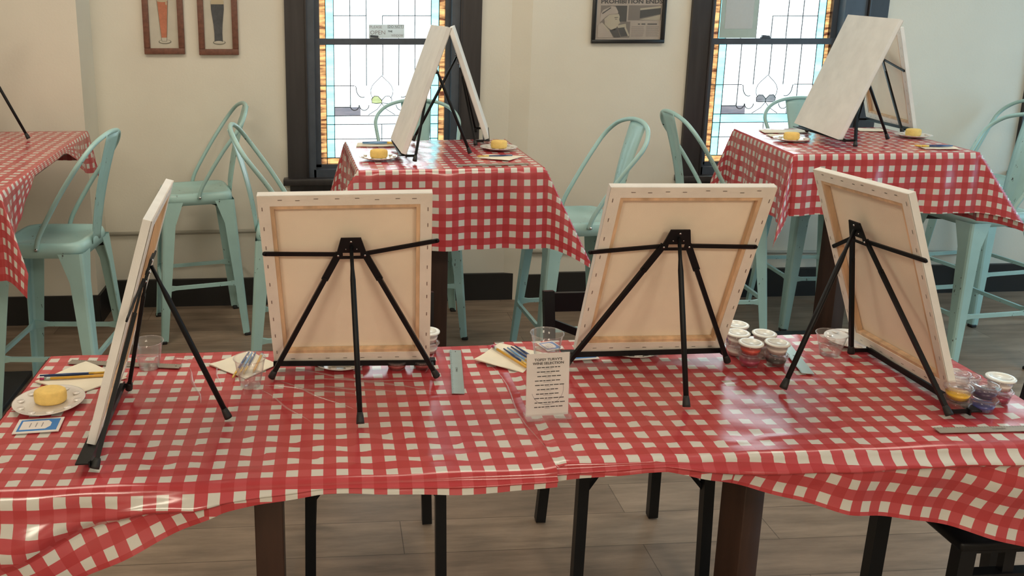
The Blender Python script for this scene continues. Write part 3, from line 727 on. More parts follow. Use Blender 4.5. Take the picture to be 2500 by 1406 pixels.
# ------------------------------------------------------------ stretched canvases and easels
def pose(x, y, z, ps, th, ro):
    n = Vector((math.sin(ps), -math.cos(ps), 0)); r = Vector((math.cos(ps), math.sin(ps), 0))
    up = Vector((0, 0, math.cos(th))) + n * math.sin(th)
    r2 = r * math.cos(ro) + up * math.sin(ro); u2 = up * math.cos(ro) - r * math.sin(ro)
    return Vector((x, y, z)), r2, u2, r2.cross(u2)
def canvas(p, label):
    o, r, u, n = pose(*p[:6]); kk = p[6] if len(p) > 6 else 1; W, L, T, S = .4064 * kk, .508 * kk, .019, .028
    t = thing('stretched_canvas', label, 'canvas', o, 0, 'blank sixteen by twenty inch canvases on easels')
    f = lambda a, k, c: r * a + u * c + n * k        # local: a across, c up, k towards the back
    b = MB()
    def q(pts, m): b.add([f(*x) for x in pts], [tuple(range(len(pts)))], m)
    w = W / 2
    q([(w, -T, 0), (-w, -T, 0), (-w, -T, L), (w, -T, L)], 'canvas_front')
    q([(-w, -T, L), (-w, 0, L), (w, 0, L), (w, -T, L)][::-1], 'canvas_front'); q([(-w, -T, 0), (-w, 0, 0), (w, 0, 0), (w, -T, 0)], 'canvas_front')
    q([(-w, -T, 0), (-w, -T, L), (-w, 0, L), (-w, 0, 0)], 'canvas_front'); q([(w, -T, 0), (w, 0, 0), (w, 0, L), (w, -T, L)], 'canvas_front')
    b.build('canvas_face', t)
    b = MB()
    for pts in ([(-w, 0, 0), (w, 0, 0), (w - S, 0, S), (-w + S, 0, S)], [(w, 0, 0), (w, 0, L), (w - S, 0, L - S), (w - S, 0, S)],
                [(w, 0, L), (-w, 0, L), (-w + S, 0, L - S), (w - S, 0, L - S)], [(-w, 0, L), (-w, 0, 0), (-w + S, 0, S), (-w + S, 0, L - S)]):
        b.add([f(x, k + .0006, c) for x, k, c in pts] + [f(x, k - .002, c) for x, k, c in pts], [(0, 1, 2, 3), (7, 6, 5, 4), (0, 4, 5, 1), (1, 5, 6, 2), (2, 6, 7, 3), (3, 7, 4, 0)], 'canvas_wrap')
    b.build('folded_canvas_edge', t)
    b = MB(); I = .037; zt = -.016
    for pts in ([(-w + .004, 0, .004), (w - .004, 0, .004), (w - I, 0, I), (-w + I, 0, I)], [(w - .004, 0, .004), (w - .004, 0, L - .004), (w - I, 0, L - I), (w - I, 0, I)],
                [(w - .004, 0, L - .004), (-w + .004, 0, L - .004), (-w + I, 0, L - I), (w - I, 0, L - I)], [(-w + .004, 0, L - .004), (-w + .004, 0, .004), (-w + I, 0, I), (-w + I, 0, L - I)]):
        b.add([f(x, k - .0012, c) for x, k, c in pts] + [f(x, zt, c) for x, k, c in pts], [(0, 1, 2, 3), (7, 6, 5, 4), (0, 4, 5, 1), (1, 5, 6, 2), (2, 6, 7, 3), (3, 7, 4, 0)], 'pine')
    b.build('stretcher_bars', t)
    b = MB(); q([(-w + .02, -T + .002, .02), (w - .02, -T + .002, .02), (w - .02, -T + .002, L - .02), (-w + .02, -T + .002, L - .02)], 'canvas_back'); b.build('canvas_reverse', t)
    b = MB()
    def st(a, c, horiz):
        d = (.0052, .0009) if horiz else (.0009, .0052)
        b.add([f(a - d[0], .0016, c - d[1]), f(a + d[0], .0016, c - d[1]), f(a + d[0], .0016, c + d[1]), f(a - d[0], .0016, c + d[1])], [(0, 1, 2, 3)], 'staple')
    rnd = random.Random(int(abs(p[0]) * 1000))
    for k in range(8): st(-w + .05 + k * (W - .09) / 7 + rnd.uniform(-.006, .006), L - .011 + rnd.uniform(-.003, .003), True); st(-w + .05 + k * (W - .09) / 7, .012, True)
    for k in range(9): st(-w + .010, .035 + k * (L - .07) / 8, False); st(w - .010, .035 + k * (L - .07) / 8 + rnd.uniform(-.01, .01), False)
    b.build('staples', t)['kind'] = 'stuff'
    return t
def easel(p, zt, feet, rear, arms, label, head=0.0):
    # feet given in (across, out) from the canvas bottom centre; arms as (across, up) in the canvas plane
    o, r, u, n = pose(*p[:6]); nh = Vector((n.x, n.y, 0)).normalized(); rh = Vector((-nh.y, nh.x, 0))
    org = Vector((o.x, o.y, zt))
    t = thing('table_easel', label, 'easel', org, 0, 'black metal table easels')
    off = o - org
    P = lambda a, c, k=.008: off + r * a + u * c + n * k
    Ft = lambda a, k, z=.0: rh * a + nh * k + Vector((0, 0, z))
    b = MB(); k0, k1 = .007, .0105
    def plate(pts, ka, kb):
        m_ = len(pts); vs = [P(a, c, kb) for a, c in pts] + [P(a, c, ka) for a, c in pts]
        b.add(vs, [tuple(range(m_)), tuple(range(m_, 2 * m_))[::-1]] + [(i, m_ + i, m_ + (i + 1) % m_, (i + 1) % m_) for i in range(m_)], 'blackmetal')
    h = head
    plate([(h + .034, .357), (h + .024, .394), (h - .024, .394), (h - .034, .357)][::-1], k0, k1)
    plate([(h - .040, .334), (h - .021, .334), (h - .021, .357), (h - .034, .357)], k0, k1); plate([(h + .021, .334), (h + .040, .334), (h + .034, .357), (h + .021, .357)], k0, k1)
    plate([(h - .021, .334), (h + .021, .334), (h + .021, .341), (h - .021, .341)], k0, k1); plate([(h - .021, .352), (h + .021, .352), (h + .021, .357), (h - .021, .357)], k0, k1)
    hp = b.build('head_plate', t)
    for a, c, q_ in ((h, .385, .0026), (h - .013, .364, .0014), (h + .013, .364, .0014), (h - .032, .345, .0026), (h + .032, .345, .0026)):
        b = MB(); b.tube([P(a, c, .010), P(a, c, .0135)], q_, 'steel', 10); b.build('rivet', hp)
    lv = []
    for sg, (fa, fk) in zip((-1, 1), feet):
        b = MB(); top = P(h + sg * .032, .345, .006); ft = Ft(fa, fk, .012); d = (ft - top)
        b.bar(top - d.normalized() * .004, top + d * .2, .017, .005, 'blackmetal', up=n); b.bar(top + d * .18, ft, .0115, .009, 'blackmetal', up=n)
        lg = b.build('leg', t)
        b = MB(); dn = d.normalized(); b.tube([ft - dn * .016, ft - dn * .012, ft, ft + dn * .006], .0085, 'rubber', 12, rad=[.0065, .0078, .0092, .0092]); b.build('rubber_foot', lg)
        # leg point level with the ledge
        k = (off.z - .004 - top.z) / d.z; lv.append(top + d * k)
    b = MB(); dx = (lv[1] - lv[0]).normalized(); a0 = lv[0] - dx * .008; a1 = lv[1] + dx * .008
    back = nh * (((a0 + a1) / 2 - off).dot(nh) - .006); l0, l1 = a0, a1; a0 = a0 - back; a1 = a1 - back
    b.bar(a0, a1, .003, .014, 'blackmetal', up=Vector((0, 0, 1))); hz = Vector((0, 0, off.z - .0022 - (a0.z + a1.z) / 2))
    b.bar(a0 - nh * .014 + hz, a1 - nh * .014 + hz, .028, .003, 'blackmetal', up=Vector((0, 0, 1)))
    for la, lb in ((l0 + dx * .008, a0 + dx * .008), (l1 - dx * .008, a1 - dx * .008)): b.bar(la, lb, .003, .010, 'blackmetal', up=Vector((0, 0, 1)))
    b.build('canvas_ledge', t)
    for sg, (aa, ac) in zip((-1, 1), arms):
        b = MB(); b.bar(P(h + sg * .026, .344, .0045), P(aa, ac, .0045), .0105, .004, 'blackmetal', up=n)
        b.tube([P(aa, ac, .0025), P(aa, ac, .0065)], .0052, 'blackmetal', 12); b.build('arm', t)
    b = MB(); top = P(h, .372, .013); ft = Ft(rear[0], rear[1], .012); d = ft - top
    b.tube([top, top + d * .13, top + d * .2, top + d * .5, ft], .006, 'blackmetal', 12, rad=[.0045, .0045, .0066, .0068, .0062])
    lg = b.build('leg', t); dn = d.normalized()
    b = MB(); b.tube([ft - dn * .02, ft - dn * .012, ft, ft + dn * .006], .0085, 'rubber', 12, rad=[.0068, .008, .0092, .0092]); b.build('rubber_foot', lg)
    return t
CP2 = (-.168, .254, .778, -.055, .332, .018)
CP3 = (.625, .248, .789, .017, .343, -.019)
CP4 = (1.244, .142, .778, -1.579, .314, .049)
CP1 = (-.737, .055, .774, 1.635, .291, .008)
canvas(CP1, 'blank canvas seen edge on, at the left end of the front table')
canvas(CP2, 'blank canvas showing its back, left of the wine card on the front table')
canvas(CP3, 'blank canvas showing its back, just right of the wine card')
canvas(CP4, 'blank canvas turned sideways near the right end of the front table')
easel(CP1, .752, [(-.275, .012), (.103, .022)], (-.083, .270), [(-.285, .325), (.115, .345)], 'black table easel side on at the left end of the front table', -.07)
easel(CP2, .752, [(-.2015, .060), (.216, .057)], (.027, .311), [(-.198, .349), (.216, .379)], 'black table easel left of the wine card, one arm tilted up', .011)
easel(CP3, .760, [(-.236, .037), (.196, .040)], (-.021, .286), [(-.222, .326), (.195, .339)], 'black table easel right of the wine card, arms sloping slightly down', -.011)
easel(CP4, .760, [(-.105, .060), (.262, .048)], (.101, .354), [(-.179, .289), (.225, .352)], 'black table easel with splayed legs near the right end of the front table', -.034)
K5 = (.077, 1.705, 1.108, 1.602, .342, -.005, 1.02)
K6 = (.500, 2.085, 1.106, -1.74, .340, 0)
K7 = (2.045, 1.985, 1.112, 1.50, .353, .034, 1.085)
K8 = (2.615, 2.337, 1.102, -1.62, .287, -.04)
canvas(K5, 'white canvas front leaning right, left one before the left window')
canvas(K6, 'canvas leaning left, the right one of the pair before the left window')
canvas(K7, 'large white canvas front leaning over the tall table before the right window')
canvas(K8, 'canvas with back towards the room, behind the leaning one at the right window')
Z7 = ZB + .003
easel(K5, Z7, [(-.21, .035), (.21, .045)], (-.05, .285), [(-.20, .34), (.20, .34)], 'black table easel holding the left canvas before the left window')
easel(K6, Z7, [(-.20, .04), (.22, .04)], (.12, .32), [(-.20, .33), (.20, .33)], 'black table easel holding the right canvas before the left window')
easel(K7, Z7, [(-.235, .05), (.215, .05)], (-.02, .31), [(-.20, .34), (.20, .34)], 'black table easel holding the front canvas at the right window')
easel(K8, Z7, [(-.20, .05), (.20, .05)], (-.05, .30), [(-.20, .30), (.20, .30)], 'black table easel holding the rear canvas at the right window')
# a lone easel on the left wall table, mostly outside the frame
EL = (-1.938, 2.149, 1.108, 1.222, .3, 0)
canvas(EL, 'canvas on the left wall table, outside the left edge')
easel(EL, Z7, [(-.05, .05), (.20, .05)], (.15, .31), [(-.08, .34), (.2, .34)], 'black table easel on the left wall table, one leg in view', .12)

# ------------------------------------------------------------ teal bar stools
def make_stool(label):
    t = thing('bar_stool', label, 'stool', (0, 0, 0), 0, 'teal metal bar stools')
    b = MB(); S = .172; n = 40; rings = []
    def rr(s_, rad, z, k=40):
        pts = []
        for i in range(k):
            a = 2 * PI * i / k + PI / 4; c_, s2 = math.cos(a), math.sin(a); e = .32
            x = math.copysign(abs(c_) ** e, c_) * s_; y = math.copysign(abs(s2) ** e, s2) * s_
            pts.append((x, y, z))
        return pts
    prof = [(.02, .749), (S - .040, .750), (S - .026, .758), (S - .012, .760), (S - .002, .753), (S + .003, .738), (S + .0060, .703), (S + .0030, .703), (S - .002, .735)]
    V = []; F = []
    for s_, z in prof: V += rr(s_, 0, z)
    for i in range(len(prof) - 1):
        for k in range(40): F.append((i * 40 + k, i * 40 + (k + 1) % 40, (i + 1) * 40 + (k + 1) % 40, (i + 1) * 40 + k))
    F.append(tuple(range(40))[::-1]); b.add(V, F, 'teal', smooth=True); b.build('seat', t)
    for sx in (-1, 1):
        for sy in (-1, 1):
            b = MB(); V = []; F = []; st = 6
            for i in range(st + 1):
                q = i / st; z = .72 * (1 - q) + .012 * q
                ox = .177 + (.226 - .177) * q; w_ = .036 + .032 * (1 - q) + .030 * max(0, 1 - q * 6); rd = .012
                pts = [(ox - w_, ox), (ox - rd, ox), (ox - rd * .3, ox - rd * .3), (ox, ox - rd), (ox, ox - w_), (ox - .004, ox - w_), (ox - .006, ox - rd - .002), (ox - rd - .002, ox - .006), (ox - w_, ox - .004)]
                V += [(sx * x, sy * y, z) for x, y in pts]
            m_ = 9
            for i in range(st):
                for k in range(m_):
                    f = (i * m_ + k, i * m_ + (k + 1) % m_, (i + 1) * m_ + (k + 1) % m_, (i + 1) * m_ + k)
                    F.append(f if sx * sy < 0 else f[::-1])
            b.add(V, F, 'teal'); lg = b.build('leg', t)
            b = MB(); b.box((sx * .213, sy * .213, .008), (.032, .032, .016), 'rubber', bev=.004); b.build('foot_cap', lg)
    for i, (p, q) in enumerate((((-1, -1), (1, -1)), ((1, -1), (1, 1)), ((1, 1), (-1, 1)), ((-1, 1), (-1, -1)))):
        b = MB(); z = .285; k = .200; P_ = Vector((p[0] * k, p[1] * k, z)); Q_ = Vector((q[0] * k, q[1] * k, z)); d = Q_ - P_
        b.bar(P_, P_ + d * .16, .008, .045, 'teal', h2=.018, w2=.014); b.bar(P_ + d * .16, P_ + d * .84, .014, .018, 'teal'); b.bar(P_ + d * .84, Q_, .014, .018, 'teal', w2=.008, h2=.045)
        b.build('foot_rail', t)
    b = MB(); b.bar((-.165, -.165, .675), (0, 0, .70), .003, .02, 'iron'); b.bar((0, 0, .70), (.165, .165, .675), .003, .02, 'iron'); b.bar((-.165, .165, .675), (0, 0, .70), .003, .02, 'iron'); b.bar((0, 0, .70), (.165, -.165, .675), .003, .02, 'iron'); b.build('under_brace', t)
    half = [(.183, .00, .735), (.190, .02, .80), (.206, .110, .95), (.222, .180, 1.05), (.222, .205, 1.085), (.205, .228, 1.12), (.165, .248, 1.153), (.11, .262, 1.173), (.05, .269, 1.183)]
    path = half + [(0, .270, 1.185)] + [(-x, y, z) for x, y, z in half[::-1]]
    # refine by subdividing the polyline smoothly
    pv = [Vector(p) for p in path]; fine = []
    for i in range(len(pv) - 1):
        p0, p1, p2, p3 = pv[max(0, i - 1)], pv[i], pv[i + 1], pv[min(len(pv) - 1, i + 2)]
        for k in range(4):
            s_ = k / 4; fine.append(.5 * ((2 * p1) + (p2 - p0) * s_ + (2 * p0 - 5 * p1 + 4 * p2 - p3) * s_ ** 2 + (-p0 + 3 * p1 - 3 * p2 + p3) * s_ ** 3))
    fine.append(pv[-1]); b = MB(); b.tube(fine, .0098, 'teal', 12); hoop = b.build('back_hoop', t)
    for sg in (-1, 1): b = MB(); b.tube([(sg * .187, .004, .742), (sg * .198, .004, .742)], .006, 'steel', 10); b.build('bolt', hoop)
    b = MB(); V = []; F = []; st = 16; wid = 10
    for i in range(st + 1):
        q = i / st
        z = .728 + .452 * q; y = .168 - .010 * math.sin(q * PI) + .100 * q ** 1.1
        w_ = .048 + .036 * q
        for k in range(wid + 1):
            s_ = -1 + 2 * k / wid; rid = .004 if (abs(abs(s_) - .4) < .11 and .1 < q < .86) else 0
            V.append((s_ * w_, y + .010 * s_ * s_ - rid, z))
    for i in range(st):
        for k in range(wid): F.append((i * (wid + 1) + k, i * (wid + 1) + k + 1, (i + 1) * (wid + 1) + k + 1, (i + 1) * (wid + 1) + k))
    b.add(V, F, 'teal', smooth=True); b.build('back_splat', t, solid=.002)
    return t
# x, y, direction the back points (degrees from +x), label
ST = [(-1.365, 1.70, -4, 'teal bar stool at the left wall table, nearest the camera on the left'),
      (-.915, 2.61, 14, 'teal bar stool standing against the back wall under the beer prints'),
      (-.365, 1.85, 183, 'teal bar stool left of the tall table, its back just right of the beer-print stool'),
      (.255, 2.53, 90, 'teal bar stool between the tall table and the left window'),
      (.890, 1.90, 4, 'teal bar stool at the right side of the tall table before the left window'),
      (1.69, 2.20, 178, 'teal bar stool left of the right tall table, below the newspaper frame'),
      (2.39, 2.53, 88, 'teal bar stool between the right tall table and the right window'),
      (3.40, 2.56, 8, 'teal bar stool right of the right tall table, nearer the wall'),
      (2.84, 1.95, 6, 'teal bar stool cut by the right edge, nearer the camera')]
st0 = None
for x, y, a, lab in ST:
    rz = math.radians(a - 90)
    if st0 is None: st0 = make_stool(lab); st0.location = (x, y, 0); st0.rotation_euler = (0, 0, rz)
    else: dup(st0, (x, y, 0), rz, lab)

# ------------------------------------------------------------ black dining chairs
def make_chair(label):
    t = thing('dining_chair', label, 'chair', (0, 0, 0), 0, 'black dining chairs at the front table')
    b = MB(); b.box((0, 0, .445), (.40, .40, .035), 'chairblack', bev=.012); b.build('seat', t)
    for s in (-1, 1):
        b = MB(); b.bar((s * .18, -.19, .43), (s * .187, -.20, 0.004), .030, .030, 'chairblack', up=(0, 1, 0)); b.build('leg', t)
        b = MB(); b.bar((s * .175, .165, .43), (s * .192, .205, 0.004), .032, .028, 'chairblack', up=(0, 1, 0)); b.build('leg', t)
        b = MB(); b.bar((s * .183, .165, .40), (s * .190, .235, .80), .034, .026, 'chairblack', up=(0, 1, 0)); b.build('back_post', t)
        b = MB(); b.bar((s * .182, -.185, .33), (s * .10, -.16, .43), .012, .012, 'chairblack'); b.build('corner_brace', t)
    b = MB(); b.bar((-.185, .228, .765), (.185, .228, .765), .014, .062, 'chairblack', up=(0, 0, 1)); b.build('top_rail', t)
    b = MB(); b.bar((-.178, .215, .70), (.178, .19, .56), .012, .024, 'chairblack'); b.build('back_slat', t)
    b = MB(); b.bar((-.178, .19, .60), (.178, .178, .50), .012, .024, 'chairblack'); b.build('back_slat', t)
    return t
ch0 = make_chair('black metal chair behind the front table, left one, its back hidden by a canvas')
ch0.location = (-.103, .50, 0)
dup(ch0, (.660, .485, 0), 0, 'black metal chair behind the front table with its back showing by the wine card')
def slatted_chair():
    t = thing('slatted_chair', 'black chair with slatted side panel under the right end of the front table', 'chair', (1.470, .05, 0))
    b = MB(); b.box((.01, 0, .416), (.40, .34, .026), 'chairblack', bev=.008); b.build('seat', t)
    for y in (-.15, .15):
        for x in (-.165, .175):
            b = MB(); b.bar((x, y, .42), (x * 1.06, y, .004), .040, .034, 'chairblack', up=(0, 1, 0)); b.build('leg', t)
        b = MB(); b.bar((-.165, y, .322), (.175, y, .322), .030, .030, 'chairblack', up=(0, 0, 1)); b.build('side_rail', t)
        b = MB(); b.bar((-.165, y, .408), (.175, y, .408), .026, .026, 'chairblack', up=(0, 0, 1)); b.build('seat_rail', t)
        for x in (-.052, .062):
            b = MB(); b.bar((x, y, .40), (x, y, .33), .028, .02, 'chairblack', up=(0, 1, 0)); b.build('slat', t)
        b = MB(); b.bar((.180, y, .42), (.235, y, .86), .034, .026, 'chairblack', up=(0, 1, 0)); b.build('back_post', t)
    for z in (.80, .68): b = MB(); b.bar((.228 if z > .7 else .213, -.15, z), (.228 if z > .7 else .213, .15, z), .014, .05, 'chairblack', up=(0, 0, 1)); b.build('back_rail', t)
slatted_chair()

# ------------------------------------------------------------ things on the tables
def plate(x, y, z, rad, label, grp='white plates with sponges'):
    t = thing('plate', label, 'plate', (x, y, z), 0, grp)
    b = MB(); b.lathe([(.0, .003), (rad * .62, .003), (rad * .70, .006), (rad * .97, .012), (rad, .0125), (rad * .98, .010), (rad * .66, .001), (0, .0)], 'plate', n=48)
    b.build('dish', t)
    b = MB()
    for k in range(10):
        a = 2 * PI * k / 10; b.lathe([(.0, .001), (rad * .085, .002), (rad * .11, .0045), (rad * .10, .0055)], 'plate', (rad * .80 * math.cos(a), rad * .80 * math.sin(a), .0055), 14)
    b.build('paint_wells', t)
    return t
def sponge(x, y, z, label, w=.036, h=.030, rz=0, grp='yellow sponges'):
    b = MB(); pr_ = [(0, 0), (w * .86, 0), (w * .97, h * .12), (w, h * .35), (w, h * .7), (w * .95, h * .9), (w * .82, h), (0, h)]
    b.lathe(pr_, 'sponge', n=36, sx=1.12, sy=.86); o = b.build('sponge'); o.location = (x, y, z); o.rotation_euler = (0, 0, rz)
    tag(o, label, 'sponge', grp)
T1, T2, TB = .7525, .7605, ZB + .003
for x, y, z, r_, l1, l2 in (
    (-.897, .100, T1, .083, 'white plate with a yellow sponge at the left end of the front table', 'yellow sponge on the plate at the left end of the front table'),
    (-.197, .305, T1, .078, 'white plate under the canvas left of the wine card', 'yellow sponge half hidden by the easel ledge left of the wine card'),
    (.600, .318, T2, .078, 'white plate under the canvas right of the wine card', 'yellow sponge half hidden behind the ledge of the easel right of the wine card'),
    (-.020, 1.590, TB, .080, 'white plate on the near left corner of the table before the left window', 'yellow sponge on the plate at the near left corner before the left window'),
    (.512, 1.800, TB, .080, 'white plate at the right side of the table before the left window', 'yellow sponge at the right side of the table before the left window'),
    (1.905, 1.960, TB, .080, 'white plate at the left side of the table before the right window', 'yellow sponge at the left side of the table before the right window'),
    (2.545, 2.040, TB, .080, 'white plate at the right side of the table before the right window', 'yellow sponge at the right side of the table before the right window')):
    plate(x, y, z, r_, l1); sponge(x + .002, y + .006, z + .0042, l2, .034 if (z < 1 and r_ > .08) else .032, .032 if z < 1 else .033)
plate(1.245, .335, T2, .075, 'white paint plate behind the foot of the sideways canvas')
def napkin(pts, z, label):
    cx = sum(p[0] for p in pts) / 4; cy = sum(p[1] for p in pts) / 4; b = MB(); N = 8; V = []
    for j in range(N + 1):
        for i in range(N + 1):
            s, q = i / N, j / N
            p = [(pts[0][k] * (1 - s) + pts[1][k] * s) * (1 - q) + (pts[3][k] * (1 - s) + pts[2][k] * s) * q for k in (0, 1)]
            V.append((p[0] - cx, p[1] - cy, .0022 + .0016 * math.sin(s * 7 + q * 4) * math.sin(q * 6 + 1)))
    n_ = (N + 1) ** 2; V2 = [(x, y, 0) for x, y, _ in V]
    F = [(j * (N + 1) + i, j * (N + 1) + i + 1, (j + 1) * (N + 1) + i + 1, (j + 1) * (N + 1) + i) for j in range(N) for i in range(N)]
    b.add(V + V2, F + [tuple(n_ + q for q in f[::-1]) for f in F], 'napkin', smooth=True)
    ed = [i for i in range(N + 1)] + [i * (N + 1) + N for i in range(1, N + 1)] + [N * (N + 1) + i for i in range(N - 1, -1, -1)] + [i * (N + 1) for i in range(N - 1, 0, -1)]
    vs = [V[e] for e in ed] + [V2[e] for e in ed]; m_ = len(ed)
    b.add(vs, [(i, m_ + i, m_ + (i + 1) % m_, (i + 1) % m_) for i in range(m_)], 'napkin')
    o = b.build('paper_napkin'); o.location = (cx, cy, z); tag(o, label, 'napkin', 'white paper napkins')
napkin([(-.877, .351), (-.972, .230), (-.845, .150), (-.745, .240)], T1, 'white paper napkin under brushes at the left end of the front table')
napkin([(-.447, .395), (-.547, .310), (-.441, .213), (-.365, .300)], T1, 'white paper napkin beside the plastic cup, left of the second canvas')
napkin([(.250, .392), (.160, .285), (.272, .192), (.356, .318)], T1 + .006, 'white paper napkin behind the wine card')
napkin([(.44, 1.66), (.38, 1.58), (.50, 1.52), (.58, 1.61)], TB, 'white paper napkin at the right of the table before the left window')
napkin([(-.09, 2.00), (-.10, 1.90), (.10, 1.90), (.10, 2.00)], TB, 'white paper napkin at the far left corner before the left window')
napkin([(2.38, 1.78), (2.36, 1.69), (2.51, 1.68), (2.53, 1.77)], TB, 'white paper napkin at the near right of the right tall table')
napkin([(1.92, 2.30), (1.90, 2.20), (2.14, 2.20), (2.14, 2.30)], TB, 'white paper napkin at the far edge of the right tall table')
napkin([(1.88, 2.15), (1.87, 2.07), (2.02, 2.07), (2.02, 2.15)], TB, 'small white napkin nearer the plate at the left of the right tall table')
napkin([(2.44, 2.33), (2.40, 2.23), (2.54, 2.22), (2.56, 2.31)], TB, 'white paper napkin behind the rear easel of the right tall table')
def stick(p, q, z, col, tip, label, r=.0032, pencil=False, grp='paint brushes'):
    p, q = Vector((*p, 0)), Vector((*q, 0)); d = q - p; t = thing('pencil' if pencil else 'paint_brush', label, 'pencil' if pencil else 'brush', (p.x, p.y, z + r), 0, 'pencils' if pencil else grp)
    if pencil:
        b = MB(); b.tube([(0, 0, 0), d * .06], r, 'p_magenta', 6); b.build('eraser', t)
        b = MB(); b.tube([d * .06, d * .14], r * 1.05, 'ruler', 8); b.build('ferrule', t)
        b = MB(); b.tube([d * .14, d * .92, d], r, 'yellow', 6, rad=[r, r, .0006]); b.build('shaft', t)
    else:
        b = MB(); b.tube([(0, 0, 0), d * .35, d * .66], r, col, 8, rad=[r * .6, r, r * .8]); b.build('handle', t)
        b = MB(); b.tube([d * .66, d * .86], r * .85, tip, 8); b.build('ferrule', t)
        b = MB(); b.tube([d * .86, d * .93, d], r, 'gold', 8, rad=[r * .8, r, .0006]); b.build('bristles', t)
stick((-.960, .231), (-.775, .245), T1 + .004, '', '', 'yellow pencil across the napkin at the left end', .0034, True)
stick((-.954, .2475), (-.770, .262), T1 + .004, 'navy', 'gold', 'navy handled brush beside the pencil at the left end, upper one')
stick((-.962, .240), (-.780, .252), T1 + .0095, 'navy', 'gold', 'navy handled brush lying across the pencil at the left end')
stick((-.409, .365), (-.424, .235), T1 + .004, '', '', 'yellow pencil on the napkin behind the water cup', .0034, True)
for k, c in enumerate(('navy', 'skyblue', 'navy')):
    stick((-.446 + k * .009, .375 - .002 * k), (-.474 + k * .013, .205 + .012 * k), T1 + .004, c, 'gold', ('navy brush leftmost of three behind the water cup', 'light blue brush in the middle of three behind the water cup', 'navy brush rightmost of three behind the water cup')[k])
stick((.222, .355), (.288, .200), T1 + .011, '', '', 'yellow pencil on the napkin behind the wine card', .0036, True)
for k, c in enumerate(('navy', 'skyblue', 'navy', 'navy')):
    stick((.251 + k * .0115, .338 + .006 * k), (.296 + k * .012, .205 + .01 * k), T1 + .0105, c, 'gold', ('navy brush first right of the pencil behind the wine card', 'light blue brush behind the wine card', 'navy brush third from the pencil behind the wine card', 'navy brush farthest from the pencil behind the wine card')[k])
stick((-.07, 1.945), (.095, 1.940), TB + .004, 'skyblue', 'gold', 'light blue brush on the napkin at the far left before the left window', .005)
stick((-.07, 1.962), (.095, 1.957), TB + .004, 'navy', 'gold', 'navy brush farther back on the napkin before the left window', .005)
stick((.53, 1.60), (.38, 1.585), TB + .004, 'navy', 'gold', 'brush on the napkin at the right before the left window')
stick((2.50, 1.715), (2.34, 1.72), TB + .004, 'navy', 'gold', 'navy brush on the near right napkin of the right tall table', .005)
stick((2.50, 1.732), (2.34, 1.737), TB + .004, 'navy', 'gold', 'second navy brush, just behind the first on the right tall table', .004)
def ruler(p, q, w, z, m, label):
    p, q = Vector((*p, 0)), Vector((*q, 0)); d = (q - p); L = d.length; t = thing('metal_ruler', label, 'ruler', (*((p + q) / 2).xy, z), math.atan2(d.y, d.x), 'metal rulers')
    b = MB(); b.box((0, 0, .0007), (L, w, .0014), m); b.build('blade', t)
    b = MB()
    for k in range(int(L / .0064)): b.box((-L / 2 + .003 + k * .0064, w / 2 - .002, .0015), (.0006, .0035 if k % 4 else .006, .0002), 'ink')
    b.text('STAINLESS', L * .02, 0, .005, .0016, 'ink', .03, f=lambda x, y, zz: Vector((x, zz, .0016)))
    b.build('scale_marks', t)
    b = MB(); b.box((L / 2 - .012, 0, .0016), (.005, .0025, .0003), 'ink'); b.build('hanging_hole', t)
ruler((.0885, .091), (.121, .366), .031, T1 + .0005, 'ruler', 'silver ruler lying lengthwise between two easels on the front table')
ruler((1.002, .134), (1.045, .335), .031, T2 + .0005, 'ruler', 'silver ruler angled behind the sideways easel, right of the paint pots')
ruler((-.92, .352), (-.62, .302), .026, T1 + .0005, 'ruler_tan', 'dull ruler along the back edge at the left end')
ruler((1.124, -.180), (1.40, -.186), .024, T2 + .0005, 'ruler_tan', 'ruler along the near right edge of the front table')
ruler((.275, 1.425), (.560, 1.438), .028, TB, 'ruler_tan', 'dull ruler along the near edge of the table before the left window')
def card(cx, cy, z, w, h, rz, label, text=True):
    t = thing('packet', label, 'packet', (cx, cy, z), rz, 'blue and white packets')
    b = MB(); b.box((0, 0, .001), (w, h, .002), 'paper'); b.build('wrapper', t)
    f = lambda x, y, zz: Vector((x, zz, .0024)); b = MB()
    b.box((0, 0, .0022), (w * .86, h * .80, .0004), 'blue'); b.build('blue_panel', t)
    b = MB(); b.poly([(-w * .38, -h * .3), (w * .18, -h * .3), (w * .27, -h * .12), (w * .27, h * .12), (w * .18, h * .3), (-w * .38, h * .3)][::-1], 0, 'paper', f=lambda x, y, zz: Vector((x, zz, .0026 + y * .1)))
    for k in range(3): b.box((-w * .18 + k * w * .13, 0, .0029), (w * .02, h * .3, .0003), 'greyink')
    b.build('white_panel', t)
card(-.887, -.011, T1, .100, .068, .08, 'blue and white packet in front of the plate at the left end')
card(.455, .296, T2, .075, .07, .1, 'blue and white packet by the left foot of the easel right of the card')
card(.385, .360, T2, .05, .06, .3, 'blue and white packet seen through the cup behind the wine card')
card(1.40, .215, T2, .06, .06, .5, 'blue and white packet by the right edge behind the sideways canvas')
card(.545, 1.93, TB, .06, .06, .1, 'blue and white packet behind the sponge before the left window')
